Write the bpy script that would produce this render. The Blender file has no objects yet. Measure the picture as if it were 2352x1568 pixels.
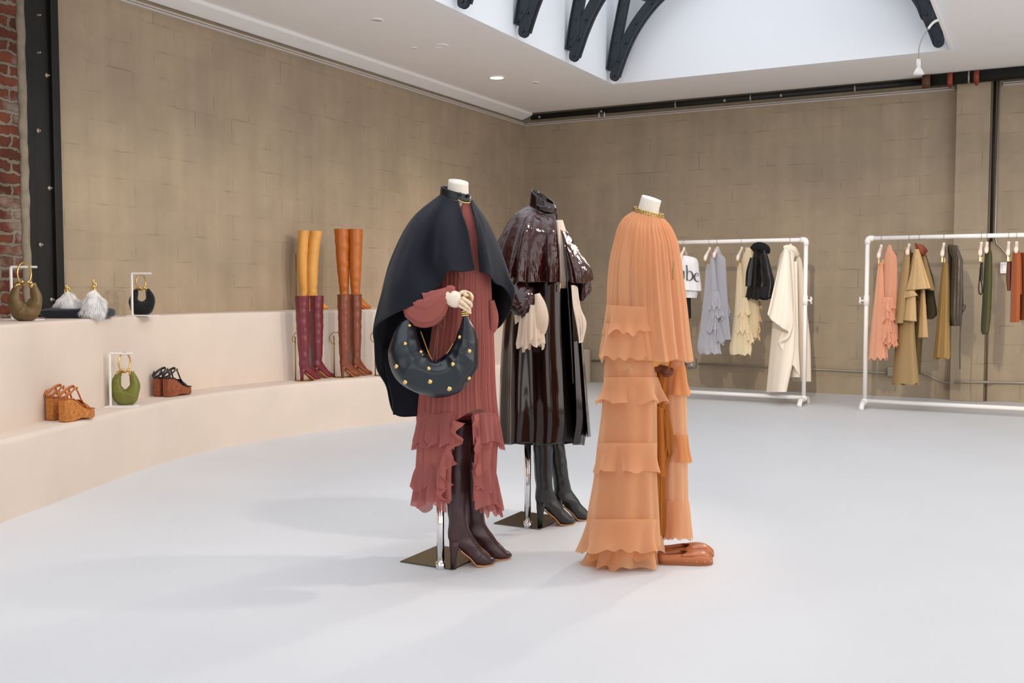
import bpy, bmesh, math, random
from mathutils import Vector, Matrix, noise
from mathutils.bvhtree import BVHTree
random.seed(7)
PI=math.pi
S=bpy.context.scene
C=S.collection
# ------------------------------------------------------------------ camera model
F=2300.0; H=1.2; A=math.atan(124/2300); CA,SA=math.cos(A),math.sin(A)
YAW=math.atan(.532); CY,SY=math.cos(YAW),math.sin(YAW)
RT=Vector((CY,SY,0)); FW=Vector((-SY,CY,0)); UP=Vector((0,0,1))
def ray(px,py):
    u=(px-1176)/F; v=(784-py)/F
    return RT*u+FW*(CA+v*SA)+UP*(v*CA-SA)
CAM=Vector((0,0,H))
def K(px,py,D):            # point seen at a pixel, D metres ahead
    r=ray(px,py); return CAM+r*(D/r.dot(FW))
def G(px,py,z=0.0):        # point on a horizontal plane
    r=ray(px,py); return CAM+r*((z-H)/r.z)
def PX_(px,py,X): r=ray(px,py); return CAM+r*(X/r.x)
def PY_(px,py,Y): r=ray(px,py); return CAM+r*(Y/r.y)
def depth(p): return p.dot(FW)
cd=bpy.data.cameras.new('camera'); cam=bpy.data.objects.new('camera',cd); C.objects.link(cam)
cam.location=CAM; cam.rotation_euler=(PI/2-A,0,YAW); cd.sensor_width=36; cd.lens=36*F/2352; cd.clip_start=.05
S.camera=cam
# ------------------------------------------------------------------ materials
def lin(h):
    if isinstance(h,str):
        h=h.lstrip('#'); c=[int(h[i:i+2],16)/255 for i in (0,2,4)]
        return tuple(x/12.92 if x<=.04045 else ((x+.055)/1.055)**2.4 for x in c)+(1,)
    return tuple(h)+(1,)
MATS={}
def newmat(name):
    m=bpy.data.materials.new(name); m.use_nodes=True; nt=m.node_tree; nt.nodes.clear()
    o=nt.nodes.new('ShaderNodeOutputMaterial'); return m,nt,o
def N(nt,t,**k):
    n=nt.nodes.new(t)
    for a,b in k.items():
        if a in n.inputs: n.inputs[a].default_value=b
        else: setattr(n,a,b)
    return n
def bump(nt,p,scale,strength,dist=.002,detail=4,tex='noise',coords='Object'):
    tc=N(nt,'ShaderNodeTexCoord')
    if tex=='noise': t=N(nt,'ShaderNodeTexNoise',Scale=scale,Detail=detail)
    else: t=N(nt,'ShaderNodeTexVoronoi',Scale=scale)
    nt.links.new(tc.outputs[coords],t.inputs['Vector'])
    b=N(nt,'ShaderNodeBump',Strength=strength,Distance=dist)
    nt.links.new(t.outputs[0],b.inputs['Height']); nt.links.new(b.outputs[0],p.inputs['Normal'])
    return t
def mat(name,col,rough=.6,metal=0,var=0,vs=6,bs=0,bsc=60,bd=.002,coat=0,sheen=0,btex='noise',spec=.5,emit=None,es=0):
    if name in MATS: return MATS[name]
    m,nt,o=newmat(name); p=N(nt,'ShaderNodeBsdfPrincipled',Roughness=rough,Metallic=metal)
    c=lin(col); p.inputs['Base Color'].default_value=c
    p.inputs['Coat Weight'].default_value=coat; p.inputs['Coat Roughness'].default_value=.06
    p.inputs['Sheen Weight'].default_value=sheen; p.inputs['Specular IOR Level'].default_value=spec
    if emit: p.inputs['Emission Color'].default_value=lin(emit); p.inputs['Emission Strength'].default_value=es
    nt.links.new(p.outputs[0],o.inputs[0])
    if var:
        tc=N(nt,'ShaderNodeTexCoord'); n=N(nt,'ShaderNodeTexNoise',Scale=vs,Detail=6)
        nt.links.new(tc.outputs['Object'],n.inputs['Vector'])
        r=N(nt,'ShaderNodeValToRGB'); r.color_ramp.elements[0].position=.3; r.color_ramp.elements[1].position=.7
        r.color_ramp.elements[0].color=tuple(x*(1-var) for x in c[:3])+(1,)
        r.color_ramp.elements[1].color=tuple(min(1,x*(1+var)) for x in c[:3])+(1,)
        nt.links.new(n.outputs[0],r.inputs[0]); nt.links.new(r.outputs[0],p.inputs['Base Color'])
    if bs: bump(nt,p,bsc,bs,bd,tex=btex)
    MATS[name]=m; return m
def sheer(name,col,clear=.25,trans=.45,rough=.9):
    if name in MATS: return MATS[name]
    m,nt,o=newmat(name); c=lin(col)
    d=N(nt,'ShaderNodeBsdfDiffuse',Color=c,Roughness=rough); t=N(nt,'ShaderNodeBsdfTranslucent',Color=c)
    x=N(nt,'ShaderNodeMixShader',Fac=trans); nt.links.new(d.outputs[0],x.inputs[1]); nt.links.new(t.outputs[0],x.inputs[2])
    tc=N(nt,'ShaderNodeTexCoord'); mp=N(nt,'ShaderNodeMapping'); mp.inputs['Scale'].default_value=(1,1,.15)
    n=N(nt,'ShaderNodeTexNoise',Scale=90,Detail=3)
    nt.links.new(tc.outputs['Object'],mp.inputs[0]); nt.links.new(mp.outputs[0],n.inputs['Vector'])
    b=N(nt,'ShaderNodeBump',Strength=.25,Distance=.002); nt.links.new(n.outputs[0],b.inputs['Height'])
    nt.links.new(b.outputs[0],d.inputs['Normal'])
    if clear>0:
        tr=N(nt,'ShaderNodeBsdfTransparent',Color=tuple(.55+.45*v for v in c[:3])+(1,))
        lw=N(nt,'ShaderNodeLayerWeight',Blend=.35)
        mm=N(nt,'ShaderNodeMath',operation='MULTIPLY_ADD'); mm.inputs[1].default_value=-clear; mm.inputs[2].default_value=clear*1.12
        nt.links.new(lw.outputs['Facing'],mm.inputs[0])
        y=N(nt,'ShaderNodeMixShader'); nt.links.new(mm.outputs[0],y.inputs[0])
        nt.links.new(x.outputs[0],y.inputs[1]); nt.links.new(tr.outputs[0],y.inputs[2]); nt.links.new(y.outputs[0],o.inputs[0])
    else: nt.links.new(x.outputs[0],o.inputs[0])
    MATS[name]=m; return m
def patent(name,col,wr,sc):
    m,nt,o=newmat(name); p=N(nt,'ShaderNodeBsdfPrincipled',Roughness=.1)
    p.inputs['Base Color'].default_value=lin(col); p.inputs['Coat Weight'].default_value=.15; p.inputs['Coat Roughness'].default_value=.03
    p.inputs['Specular IOR Level'].default_value=.5
    nt.links.new(p.outputs[0],o.inputs[0])
    tc=N(nt,'ShaderNodeTexCoord'); mp=N(nt,'ShaderNodeMapping'); mp.inputs['Scale'].default_value=(1,1,.55)
    nt.links.new(tc.outputs['Object'],mp.inputs[0])
    n=N(nt,'ShaderNodeTexNoise',Scale=sc,Detail=3.5,Distortion=.4); nt.links.new(mp.outputs[0],n.inputs['Vector'])
    n.inputs['Roughness'].default_value=.5
    # ridged creases
    a=N(nt,'ShaderNodeMath',operation='SUBTRACT'); a.inputs[1].default_value=.5; nt.links.new(n.outputs[0],a.inputs[0])
    b=N(nt,'ShaderNodeMath',operation='ABSOLUTE'); nt.links.new(a.outputs[0],b.inputs[0])
    c=N(nt,'ShaderNodeMath',operation='POWER'); c.inputs[1].default_value=.9; nt.links.new(b.outputs[0],c.inputs[0])
    bp=N(nt,'ShaderNodeBump',Strength=wr,Distance=.02); nt.links.new(c.outputs[0],bp.inputs['Height'])
    nt.links.new(bp.outputs[0],p.inputs['Normal']); nt.links.new(bp.outputs[0],p.inputs['Coat Normal'])
    MATS[name]=m; return m
def masonry(name,c1,c2,mort,bw,bh,ms,axis,crack=True,rough=.85,dist=.006,stain=None):
    """blocks or bricks laid in running bond; axis = which world axis runs along the wall"""
    m,nt,o=newmat(name); p=N(nt,'ShaderNodeBsdfPrincipled',Roughness=rough); p.inputs['Specular IOR Level'].default_value=.25
    nt.links.new(p.outputs[0],o.inputs[0])
    tc=N(nt,'ShaderNodeTexCoord'); sp=N(nt,'ShaderNodeSeparateXYZ'); cb=N(nt,'ShaderNodeCombineXYZ')
    nt.links.new(tc.outputs['Object'],sp.inputs[0]); nt.links.new(sp.outputs[axis],cb.inputs[0]); nt.links.new(sp.outputs['Z'],cb.inputs[1])
    wn=N(nt,'ShaderNodeTexNoise',Scale=5 if crack else 14,Detail=4); nt.links.new(cb.outputs[0],wn.inputs['Vector'])
    wm=N(nt,'ShaderNodeMixRGB',blend_type='LINEAR_LIGHT',Fac=.012 if crack else .035); nt.links.new(cb.outputs[0],wm.inputs[1]); nt.links.new(wn.outputs[1],wm.inputs[2])
    br=N(nt,'ShaderNodeTexBrick'); br.inputs['Scale'].default_value=1; br.inputs['Brick Width'].default_value=bw; br.inputs['Row Height'].default_value=bh
    br.inputs['Mortar Size'].default_value=ms; br.inputs['Mortar Smooth'].default_value=.3; br.inputs['Bias'].default_value=0
    br.inputs['Color1'].default_value=lin(c1); br.inputs['Color2'].default_value=lin(c2); br.inputs['Mortar'].default_value=lin(mort)
    nt.links.new(wm.outputs[0],br.inputs['Vector'])
    # broken joints: the mortar line only shows in places
    n=N(nt,'ShaderNodeTexNoise',Scale=1.7 if crack else 3,Detail=8); n.inputs['Roughness'].default_value=.62
    nt.links.new(cb.outputs[0],n.inputs['Vector'])
    mp=N(nt,'ShaderNodeMapping'); mp.inputs['Scale'].default_value=(3.2,.25,1); nt.links.new(cb.outputs[0],mp.inputs[0])
    st=N(nt,'ShaderNodeTexNoise',Scale=2.2,Detail=6); nt.links.new(mp.outputs[0],st.inputs['Vector'])
    if crack:
        br.inputs['Mortar'].default_value=lin(c1)
        rp=N(nt,'ShaderNodeValToRGB'); rp.color_ramp.elements[0].position=.5; rp.color_ramp.elements[1].position=.68
        n2=N(nt,'ShaderNodeTexNoise',Scale=4.5,Detail=5); nt.links.new(cb.outputs[0],n2.inputs['Vector']); nt.links.new(n2.outputs[0],rp.inputs[0])
        mu=N(nt,'ShaderNodeMath',operation='MULTIPLY'); nt.links.new(rp.outputs[0],mu.inputs[0]); nt.links.new(br.outputs['Fac'],mu.inputs[1])
        mu2=N(nt,'ShaderNodeMath',operation='MULTIPLY'); mu2.inputs[1].default_value=.32; nt.links.new(mu.outputs[0],mu2.inputs[0])
        mx=N(nt,'ShaderNodeMixRGB'); nt.links.new(mu2.outputs[0],mx.inputs[0]); nt.links.new(br.outputs[0],mx.inputs[1]); mx.inputs[2].default_value=lin(mort)
        colout=mx.outputs[0]; hgt=mu.outputs[0]
    else: colout=br.outputs[0]; hgt=br.outputs['Fac']
    # worn paint / plaster tone
    r1=N(nt,'ShaderNodeValToRGB'); r1.color_ramp.elements[0].position=.3; r1.color_ramp.elements[1].position=.72
    g0,g1=(.86,1.1) if crack else (.55,1.35)
    r1.color_ramp.elements[0].color=(g0,g0,g0,1); r1.color_ramp.elements[1].color=(g1,g1*.99,g1*.96,1)
    nt.links.new(n.outputs[0],r1.inputs[0])
    r2=N(nt,'ShaderNodeValToRGB'); r2.color_ramp.elements[0].position=.3; r2.color_ramp.elements[1].position=.7
    r2.color_ramp.elements[0].color=(.93,.93,.94,1); r2.color_ramp.elements[1].color=(1.05,1.05,1.04,1); nt.links.new(st.outputs[0],r2.inputs[0])
    m1=N(nt,'ShaderNodeMixRGB',blend_type='MULTIPLY',Fac=1); nt.links.new(colout,m1.inputs[1]); nt.links.new(r1.outputs[0],m1.inputs[2])
    m2=N(nt,'ShaderNodeMixRGB',blend_type='MULTIPLY',Fac=1); nt.links.new(m1.outputs[0],m2.inputs[1]); nt.links.new(r2.outputs[0],m2.inputs[2])
    last=m2.outputs[0]
    if not crack:
        pn=N(nt,'ShaderNodeTexNoise',Scale=2.6,Detail=7); nt.links.new(cb.outputs[0],pn.inputs['Vector'])
        pr=N(nt,'ShaderNodeValToRGB'); pr.color_ramp.elements[0].position=.53; pr.color_ramp.elements[1].position=.63; nt.links.new(pn.outputs[0],pr.inputs[0])
        pm=N(nt,'ShaderNodeMixRGB'); nt.links.new(pr.outputs[0],pm.inputs[0]); nt.links.new(last,pm.inputs[1]); pm.inputs[2].default_value=lin('#8d8174'); last=pm.outputs[0]
    nt.links.new(last,p.inputs['Base Color'])
    ad=N(nt,'ShaderNodeMath',operation='MULTIPLY_ADD'); ad.inputs[1].default_value=-1; nt.links.new(hgt,ad.inputs[0])
    n3=N(nt,'ShaderNodeTexNoise',Scale=28 if crack else 40,Detail=6); nt.links.new(cb.outputs[0],n3.inputs['Vector'])
    ml=N(nt,'ShaderNodeMath',operation='MULTIPLY'); ml.inputs[1].default_value=.5 if crack else .8; nt.links.new(n3.outputs[0],ml.inputs[0]); nt.links.new(ml.outputs[0],ad.inputs[2])
    bp=N(nt,'ShaderNodeBump',Strength=.22 if crack else .9,Distance=dist); nt.links.new(ad.outputs[0],bp.inputs['Height']); nt.links.new(bp.outputs[0],p.inputs['Normal'])
    MATS[name]=m; return m
# ------------------------------------------------------------------ mesh helpers
def tag(o,label,cat,group=None):
    o['label']=label; o['category']=cat
    if group: o['group']=group
    return o
def thing(name,loc,label,cat,group=None):
    o=bpy.data.objects.new(name,None); C.objects.link(o); o.location=loc; o.empty_display_size=.1
    return tag(o,label,cat,group)
def wloc(o):
    v=Vector((0,0,0))
    while o: v+=o.location; o=o.parent
    return v
def mk(name,vs,fs,m,parent=None,smooth=True,base=None,label=None,solid=0,off=0,bev=0,sub=0):
    vs=[Vector(v) for v in vs]; base=Vector(base) if base is not None else None
    if base is None:
        if parent: base=wloc(parent)
        else:
            lo=[min(v[i] for v in vs) for i in range(3)]; hi=[max(v[i] for v in vs) for i in range(3)]
            base=Vector(((lo[0]+hi[0])/2,(lo[1]+hi[1])/2,lo[2]))
    me=bpy.data.meshes.new(name); me.from_pydata([v-base for v in vs],[],fs)
    bm=bmesh.new(); bm.from_mesh(me); bmesh.ops.remove_doubles(bm,verts=bm.verts,dist=1e-6); bmesh.ops.recalc_face_normals(bm,faces=bm.faces); bm.to_mesh(me); bm.free()
    me.materials.append(m)
    if smooth: me.shade_smooth()
    o=bpy.data.objects.new(name,me); C.objects.link(o)
    if parent: o.parent=parent
    else: o.location=base
    if label: o['label']=label
    if bev:
        b=o.modifiers.new('b','BEVEL'); b.width=bev; b.segments=2; b.limit_method='ANGLE'; b.angle_limit=.6
        if not smooth: pass
    if sub: s=o.modifiers.new('u','SUBSURF'); s.levels=sub; s.render_levels=sub
    if solid: s=o.modifiers.new('s','SOLIDIFY'); s.thickness=solid; s.offset=off
    return o
class MB:
    def __init__(s): s.v=[]; s.f=[]
    def add(s,vs,fs):
        n=len(s.v); s.v+= [Vector(v) for v in vs]; s.f+=[tuple(i+n for i in f) for f in fs]; return s
    def box(s,lo,hi):
        x0,y0,z0=lo; x1,y1,z1=hi
        return s.add([(x0,y0,z0),(x1,y0,z0),(x1,y1,z0),(x0,y1,z0),(x0,y0,z1),(x1,y0,z1),(x1,y1,z1),(x0,y1,z1)],
              [(0,3,2,1),(4,5,6,7),(0,1,5,4),(1,2,6,5),(2,3,7,6),(3,0,4,7)])
    def tube(s,pts,r,seg=12,closed=False,flat=None):
        pts=[Vector(p) for p in pts]; n=len(pts); rr=r if isinstance(r,(list,tuple)) else [r]*n
        T=[]
        for i in range(n):
            a=pts[(i-1)%n] if closed or i>0 else pts[i]; b=pts[(i+1)%n] if closed or i<n-1 else pts[i]
            T.append((b-a).normalized())
        up=Vector((0,0,1)) if abs(T[0].z)<.9 else Vector((1,0,0))
        nrm=(up-T[0]*up.dot(T[0])).normalized(); vs=[]
        for i in range(n):
            nrm=(nrm-T[i]*nrm.dot(T[i])).normalized(); bi=T[i].cross(nrm)
            for k in range(seg):
                a=2*PI*k/seg; fx=1 if flat is None else flat
                vs.append(pts[i]+nrm*math.cos(a)*rr[i]+bi*math.sin(a)*rr[i]*fx)
        fs=[]
        for i in range(n if closed else n-1):
            j=(i+1)%n
            for k in range(seg):
                l=(k+1)%seg; fs.append((i*seg+k,i*seg+l,j*seg+l,j*seg+k))
        if not closed: fs+= [tuple(range(seg))[::-1],tuple((n-1)*seg+k for k in range(seg))]
        return s.add(vs,fs)
    def ball(s,c,r,nu=12,nv=8,sc=(1,1,1)):
        c=Vector(c); vs=[c+Vector((0,0,r*sc[2]))]
        for i in range(1,nv):
            t=PI*i/nv
            for k in range(nu):
                a=2*PI*k/nu; vs.append(c+Vector((r*sc[0]*math.sin(t)*math.cos(a),r*sc[1]*math.sin(t)*math.sin(a),r*sc[2]*math.cos(t))))
        vs.append(c-Vector((0,0,r*sc[2]))); fs=[(0,1+k,1+(k+1)%nu) for k in range(nu)]
        for i in range(nv-2):
            for k in range(nu):
                l=(k+1)%nu; a=1+i*nu; fs.append((a+k,a+nu+k,a+nu+l,a+l))
        b=1+(nv-2)*nu; e=len(vs)-1; fs+=[(b+k,e,b+(k+1)%nu) for k in range(nu)]
        return s.add(vs,fs)
    def prism(s,poly,a,b):     # poly: list of Vector, extruded from offset a to offset b (vectors)
        n=len(poly); a=Vector(a); b=Vector(b)
        vs=[Vector(p)+a for p in poly]+[Vector(p)+b for p in poly]
        return s.add(vs,[tuple(range(n)),tuple(range(2*n-1,n-1,-1))]+[(i,(i+1)%n,n+(i+1)%n,n+i) for i in range(n)])
    def mk(s,name,m,parent=None,**k): return mk(name,s.v,s.f,m,parent,**k)
def struct(o): o['kind']='structure'; return o
def box(name,lo,hi,m,parent=None,bev=0,**k):
    return MB().box(lo,hi).mk(name,m,parent,smooth=False,bev=bev,**k)
def cr(P,t):               # Catmull-Rom through P at t in 0..1 (tuples of floats)
    n=len(P)-1; x=max(0,min(1,t))*n; i=min(int(x),n-1); u=x-i
    p1,p2=P[i],P[i+1]; p0=P[i-1] if i>0 else tuple(2*a-b for a,b in zip(p1,p2)); p3=P[i+2] if i+2<=n else tuple(2*b-a for a,b in zip(p1,p2))
    return tuple(.5*((2*b)+(-a+c)*u+(2*a-5*b+4*c-d)*u*u+(-a+3*b-3*c+d)*u**3) for a,b,c,d in zip(p0,p1,p2,p3))
def crz(P,z):              # interpolation over the first coordinate
    i=0
    while i<len(P)-2 and P[i+1][0]<z: i+=1
    n=len(P)-1; u=(z-P[i][0])/(P[i+1][0]-P[i][0]+1e-9)
    p1,p2=P[i],P[i+1]; m=[]
    for k in range(1,len(p1)):
        def sl(j):
            if j<=0: return (P[1][k]-P[0][k])/(P[1][0]-P[0][0])
            if j>=n: return (P[n][k]-P[n-1][k])/(P[n][0]-P[n-1][0])
            a=(P[j][k]-P[j-1][k])/(P[j][0]-P[j-1][0]); b=(P[j+1][k]-P[j][k])/(P[j+1][0]-P[j][0])
            return 0 if a*b<=0 else 2*a*b/(a+b)
        h=p2[0]-p1[0]; m0,m1=sl(i)*h,sl(i+1)*h
        m.append((2*u**3-3*u*u+1)*p1[k]+(u**3-2*u*u+u)*m0+(-2*u**3+3*u*u)*p2[k]+(u**3-u*u)*m1)
    return m
def grid(nu,nv,fn,closed=False):
    vs=[];fs=[]
    for j in range(nv+1):
        for i in range(nu+(0 if closed else 1)): vs.append(fn(i/nu,j/nv))
    w=nu if closed else nu+1
    for j in range(nv):
        for i in range(nu):
            k=(i+1)%w if closed else i+1
            fs.append((j*w+i,j*w+k,(j+1)*w+k,(j+1)*w+i))
    return vs,fs
def foldfn(seed,fr,sharp=0):
    rnd=random.Random(seed); L=[(f,a,rnd.uniform(0,6.28),rnd.uniform(-.6,.6),rnd.uniform(0,6.28),rnd.uniform(0,6.28)) for f,a in fr]
    def fn(ph,t):
        s=0
        for f,a,p,dr,q,r in L:
            w=ph*f+p+dr*t*2+(1.1*math.sin(ph+q)+.7*math.sin(2*ph+r)+.35*math.sin(5*ph+q))*min(1.6,f/9)
            v=math.sin(w)
            if sharp: v=1-2*abs(math.sin(w/2))**.7
            s+=a*v*(1+.45*math.sin(ph*3+r))
        return s
    return fn
def loft(name,D,rows,m,parent=None,nphi=140,nv=60,span=None,fr=((9,.5),(17,.3),(5,.4)),amp=(.0,.01),seed=1,sharp=0,
         hem=0,skew=0,cap=False,solid=0,pw=1,base=None,label=None,hemf=(7,),jit=0,topw=0,tilt=0,hfn=None,gath=None):
    """a tube of cloth: rows (py,xL,xR,half depth) or (yL,xL,yR,xR,half depth), read at D metres from the lens, real volume around that depth"""
    R=[]
    for r in rows:
        if len(r)==4: R.append((r[0],r[0],r[1],r[0],r[2],r[3]))
        else: R.append(((r[0]+r[2])/2,)+tuple(r))
    f=foldfn(seed,fr,sharp); z0,z1=R[0][0],R[-1][0]; sp=span
    hf=foldfn(seed+50,[(k,1/len(hemf)) for k in hemf])
    a0,a1=(math.radians(sp[0]),math.radians(sp[1])) if sp else (0,2*PI)
    def fn(u,v):
        ph=a0+(a1-a0)*u; yL,xL,yR,xR,dh=crz(R,z0+(z1-z0)*v)
        am=amp[0]+(amp[1]-amp[0])*v**pw; c,s=math.cos(ph),math.sin(ph)
        e=f(ph,v)*am+(gath[1]*math.sin(gath[0]*ph+2*math.sin(2*ph)+3*math.sin(ph))*(1-v)**1.5*min(1,v*8+.3) if gath else 0); xc=(xL+xR)/2; hw=(xR-xL)/2
        yy=(yL+yR)/2+(yR-yL)/2*c
        x=xc+hw*c+e*c*F/D; dd=-(dh*s+e*s)
        if skew: dd+=skew*(x-xc)/F*D*-1
        if hem: yy+=hem*hf(ph,0)*v**4
        if tilt: yy+=tilt*s
        if hfn: yy+=hfn(math.degrees(ph)%360)*v**6
        if topw: yy+=topw*hf(ph,1)*(1-v)**6
        if jit: 
            q=noise.noise_vector(Vector((x*.03,yy*.03,ph*2+seed)))
            x+=jit*q.x; dd+=jit*q.y/F*D
        return K(x,yy,D+dd)
    vs,fs=grid(nphi,nv,fn,closed=not sp)
    if cap:
        for j in (0,nv):
            w=nphi; idx=[j*w+i for i in range(w)]; fs.append(tuple(idx if j else idx[::-1]))
    return mk(name,vs,fs,m,parent,base=base,label=label,solid=solid)
def patch(name,D,mer,m,parent=None,nu=80,nv=50,amp=0,fr=((6,.6),(11,.4)),seed=2,solid=0,label=None,closed=False):
    """cloth through meridians; each a list of (px,py,depth offset) from neck to hem"""
    f=foldfn(seed,fr)
    cols=[[cr(M,j/nv) for j in range(nv+1)] for M in mer]
    if closed: cols=cols+[cols[0]]
    def fn(u,v):
        j=round(v*nv); P=[c[j] for c in cols]; x,y,d=cr(P,u); e=amp*f(u*6.28,v)*v
        return K(x+e*F/D*.5,y,D+d+e)
    vs,fs=grid(nu,nv,fn)
    return mk(name,vs,fs,m,parent,label=label,solid=solid)
def sweep(name,D,pts,m,parent=None,seg=40,n=60,seed=3,amp=0,fr=((5,.6),(9,.4)),label=None,cap=True,solid=0,cru=0,cf=14):
    """rounded body along a path: (px,py,dd,half width in px across the path,half depth m)"""
    f=foldfn(seed,fr); P=[cr(pts,i/n) for i in range(n+1)]; vs=[]
    for i,(x,y,d,w,h) in enumerate(P):
        a=P[max(0,i-1)]; b=P[min(n,i+1)]; tx,ty=b[0]-a[0],b[1]-a[1]; l=math.hypot(tx,ty)+1e-9; nx,ny=-ty/l,tx/l
        for k in range(seg):
            ph=2*PI*k/seg; e=1+amp*f(ph,i/n*3)+(cru*(1-2*abs(noise.noise(Vector((x/F*D*cf+seed,y/F*D*cf+.5*math.cos(ph)*w/F*D*cf,math.sin(ph)*h*cf*1.3+d*cf)))))*math.sin(PI*i/n)**.4 if cru else 0)
            vs.append(K(x+nx*w*math.cos(ph)*e,y+ny*w*math.cos(ph)*e,D+d-h*math.sin(ph)*e))
    fs=[(i*seg+k,i*seg+(k+1)%seg,(i+1)*seg+(k+1)%seg,(i+1)*seg+k) for i in range(n) for k in range(seg)]
    if cap: fs+=[tuple(range(seg))[::-1],tuple(n*seg+k for k in range(seg))]
    return mk(name,vs,fs,m,parent,label=label,solid=solid)
def line(name,D,pts,r,m,parent=None,n=24,label=None,seg=8,**k):
    P=[cr(pts,i/n) for i in range(n+1)]
    return MB().tube([K(x,y,D+d) for x,y,d in P],r,seg).mk(name,m,parent,label=label,**k)
def hit(o,px,py):
    dg=bpy.context.evaluated_depsgraph_get(); b=BVHTree.FromObject(o,dg); w=wloc(o)
    h=b.ray_cast(CAM-w,ray(px,py).normalized())
    return (h[0]+w,h[1]) if h[0] else (None,None)
def tree_copy(o,loc=None,parent=None,label=None):
    c=o.copy(); C.objects.link(c); c.parent=parent
    if loc is not None: c.location=loc
    if label: c['label']=label
    for ch in o.children: tree_copy(ch,None,c)
    return c
# ------------------------------------------------------------------ colours
M_left=masonry('painted_block_left','#ab9a84','#ae9d87','#4a4034',.41,.2,.006,'Y')
M_back=masonry('painted_block_back','#a79883','#ab9b86','#3e362c',.41,.2,.006,'X')
M_brick=masonry('old_brick','#7d4433','#5a3328','#85786a',.215,.078,.013,'Y',crack=False,dist=.025)
M_floor=mat('floor_paint','#dadbdd',.55,var=.02,vs=1.2,bs=.05,bsc=8,spec=.3)
M_bench=mat('bench_plaster','#dccdc0',.75,var=.03,vs=3,bs=.12,bsc=14,bd=.004,spec=.25)
M_ceil=mat('ceiling_paint','#f6f4f3',.8,var=.01,spec=.2)
M_shaft=mat('skylight_shaft','#f4f6fa',.8,spec=.2)
M_iron=mat('dark_iron','#2b3138',.45,.3,var=.15,vs=8)
M_steel=mat('black_steel','#131211',.55,.2,var=.4,vs=5,bs=.3,bsc=20)
M_white=mat('white_metal','#f0edea',.4,spec=.5)
M_trim=mat('trim_white','#c9c0b8',.5)
M_chrome=mat('chrome','#e8e8ea',.08,1)
M_plate=mat('polished_base','#6f6c66',.06,1)
M_gold=mat('gold','#e6c583',.25,1)
M_brass=mat('old_brass','#b08a4c',.3,1)
M_skin=mat('mannequin_white','#e6dccd',.5,spec=.4)
M_wood=mat('hand_wood','#ecd2b4',.5); M_hand=mat('mannequin_hand','#efdecb',.5)
M_navy=mat('navy_wool','#090e1b',.95,sheen=.05,bs=.15,bsc=400,bd=.0006)
M_collar=mat('collar_leather','#15191b',.35,bs=.2,bsc=120,bd=.001)
M_bag=mat('bag_leather','#0f1b24',.3,coat=.25,bs=.25,bsc=25,bd=.004)
M_mauve=sheer('mauve_chiffon','#c47a72',.08,.3)
M_mauve2=sheer('mauve_chiffon_single','#c9827c',.2,.4)
M_burg=mat('burgundy_boot','#3c2025',.38,coat=.15,bs=.2,bsc=30,bd=.003)
M_cord=mat('mauve_cord','#6b4340',.8)
M_pat=patent('patent_vinyl','#361512',1.0,10)
M_pat2=patent('patent_vinyl_smooth','#1c0c0b',.12,3)
M_cream=sheer('cream_chiffon','#fff2e2',.03,.3)
M_blk=mat('black_leather','#1d1f1f',.36,coat=.2,bs=.2,bsc=30,bd=.003)
M_peach=sheer('peach_chiffon','#f3c398',.36,.28)
M_peach2=sheer('peach_chiffon_double','#ebae76',.2,.28)
M_dummy=mat('peach_lining','#dc9c58',.8)
M_tan=mat('tan_leather','#b5693c',.35,coat=.15)
M_beads=mat('gold_beads','#a98c52',.35,.9,bs=.8,bsc=160,bd=.004,btex='v')
M_blackpipe=mat('black_pipe','#1b1c1b',.5,.3,var=.3,vs=9)
M_galv=mat('galvanised','#a59d92',.4,.6)
M_red=mat('red_clamp','#8e3a28',.6,var=.3,vs=30)
# ------------------------------------------------------------------ the room
XL,YB,ZC=-6.03,11.68,3.43
XR,YF=6.0,-5.5
struct(box('floor',(XL-.3,YF-.2,-.1),(XR+.2,YB+.3,0),M_floor))
struct(box('wall_left',(XL-.2,4.66,-.0),(XL,YB+.2,3.9),M_left,base=(0,0,0)))
struct(box('wall_left_brick',(XL-.26,YF-.2,0),(XL+.03,4.41,3.9),M_brick,base=(0,0,0)))
struct(box('wall_back',(XL-.2,YB,0),(XR+.2,YB+.2,3.9),M_back,base=(0,0,0)))
M_wp=mat('white_wall_paint','#dcd5cb',.8)
struct(box('wall_right',(XR,YF-.2,0),(XR+.2,YB+.2,3.9),M_wp,base=(0,0,0)))
struct(box('wall_front',(XL-.2,YF-.2,0),(XR+.2,YF,3.9),M_wp,base=(0,0,0)))
# pilaster on the back wall
struct(box('wall_back_pilaster',(-.872,YB-.13,0),(-.55,YB+.05,3.9),M_back,bev=.006,base=(0,0,0)))
# ceiling slab around the skylight opening
SX0,SX1,SY0,SY1=-4.25,-.845,-2.2,10.36
g=.11
b=MB(); T=ZC+.16
X0,X1,Y0,Y1=XL+g,XR,YF,YB-g
e=.08; b.box((X0,Y0,ZC),(SX0-e,Y1,T)); b.box((SX1+e,Y0,ZC),(X1,Y1,T)); b.box((SX0-e,SY1+e,ZC),(SX1+e,Y1,T)); b.box((SX0-e,Y0,ZC),(SX1+e,SY0-e,T))
struct(b.mk('ceiling',M_ceil,smooth=False,base=(0,0,0)))
struct(box('ceiling_upper',(XL-.2,YF,3.9),(SX0-.1,YB+.2,4.0),M_steel))
struct(box('ceiling_upper_rear',(SX0-.1,SY1+.1,3.9),(XR+.2,YB+.2,4.0),M_steel))
ZT=5.15
b=MB(); w=.08
T2=ZC; b.box((SX0-w,SY0-w,T2),(SX0,SY1+w,ZT)); b.box((SX1,SY0-w,T2),(SX1+w,SY1+w,ZT)); b.box((SX0,SY1,T2),(SX1,SY1+w,ZT)); b.box((SX0,SY0-w,T2),(SX1,SY0,ZT))
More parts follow.
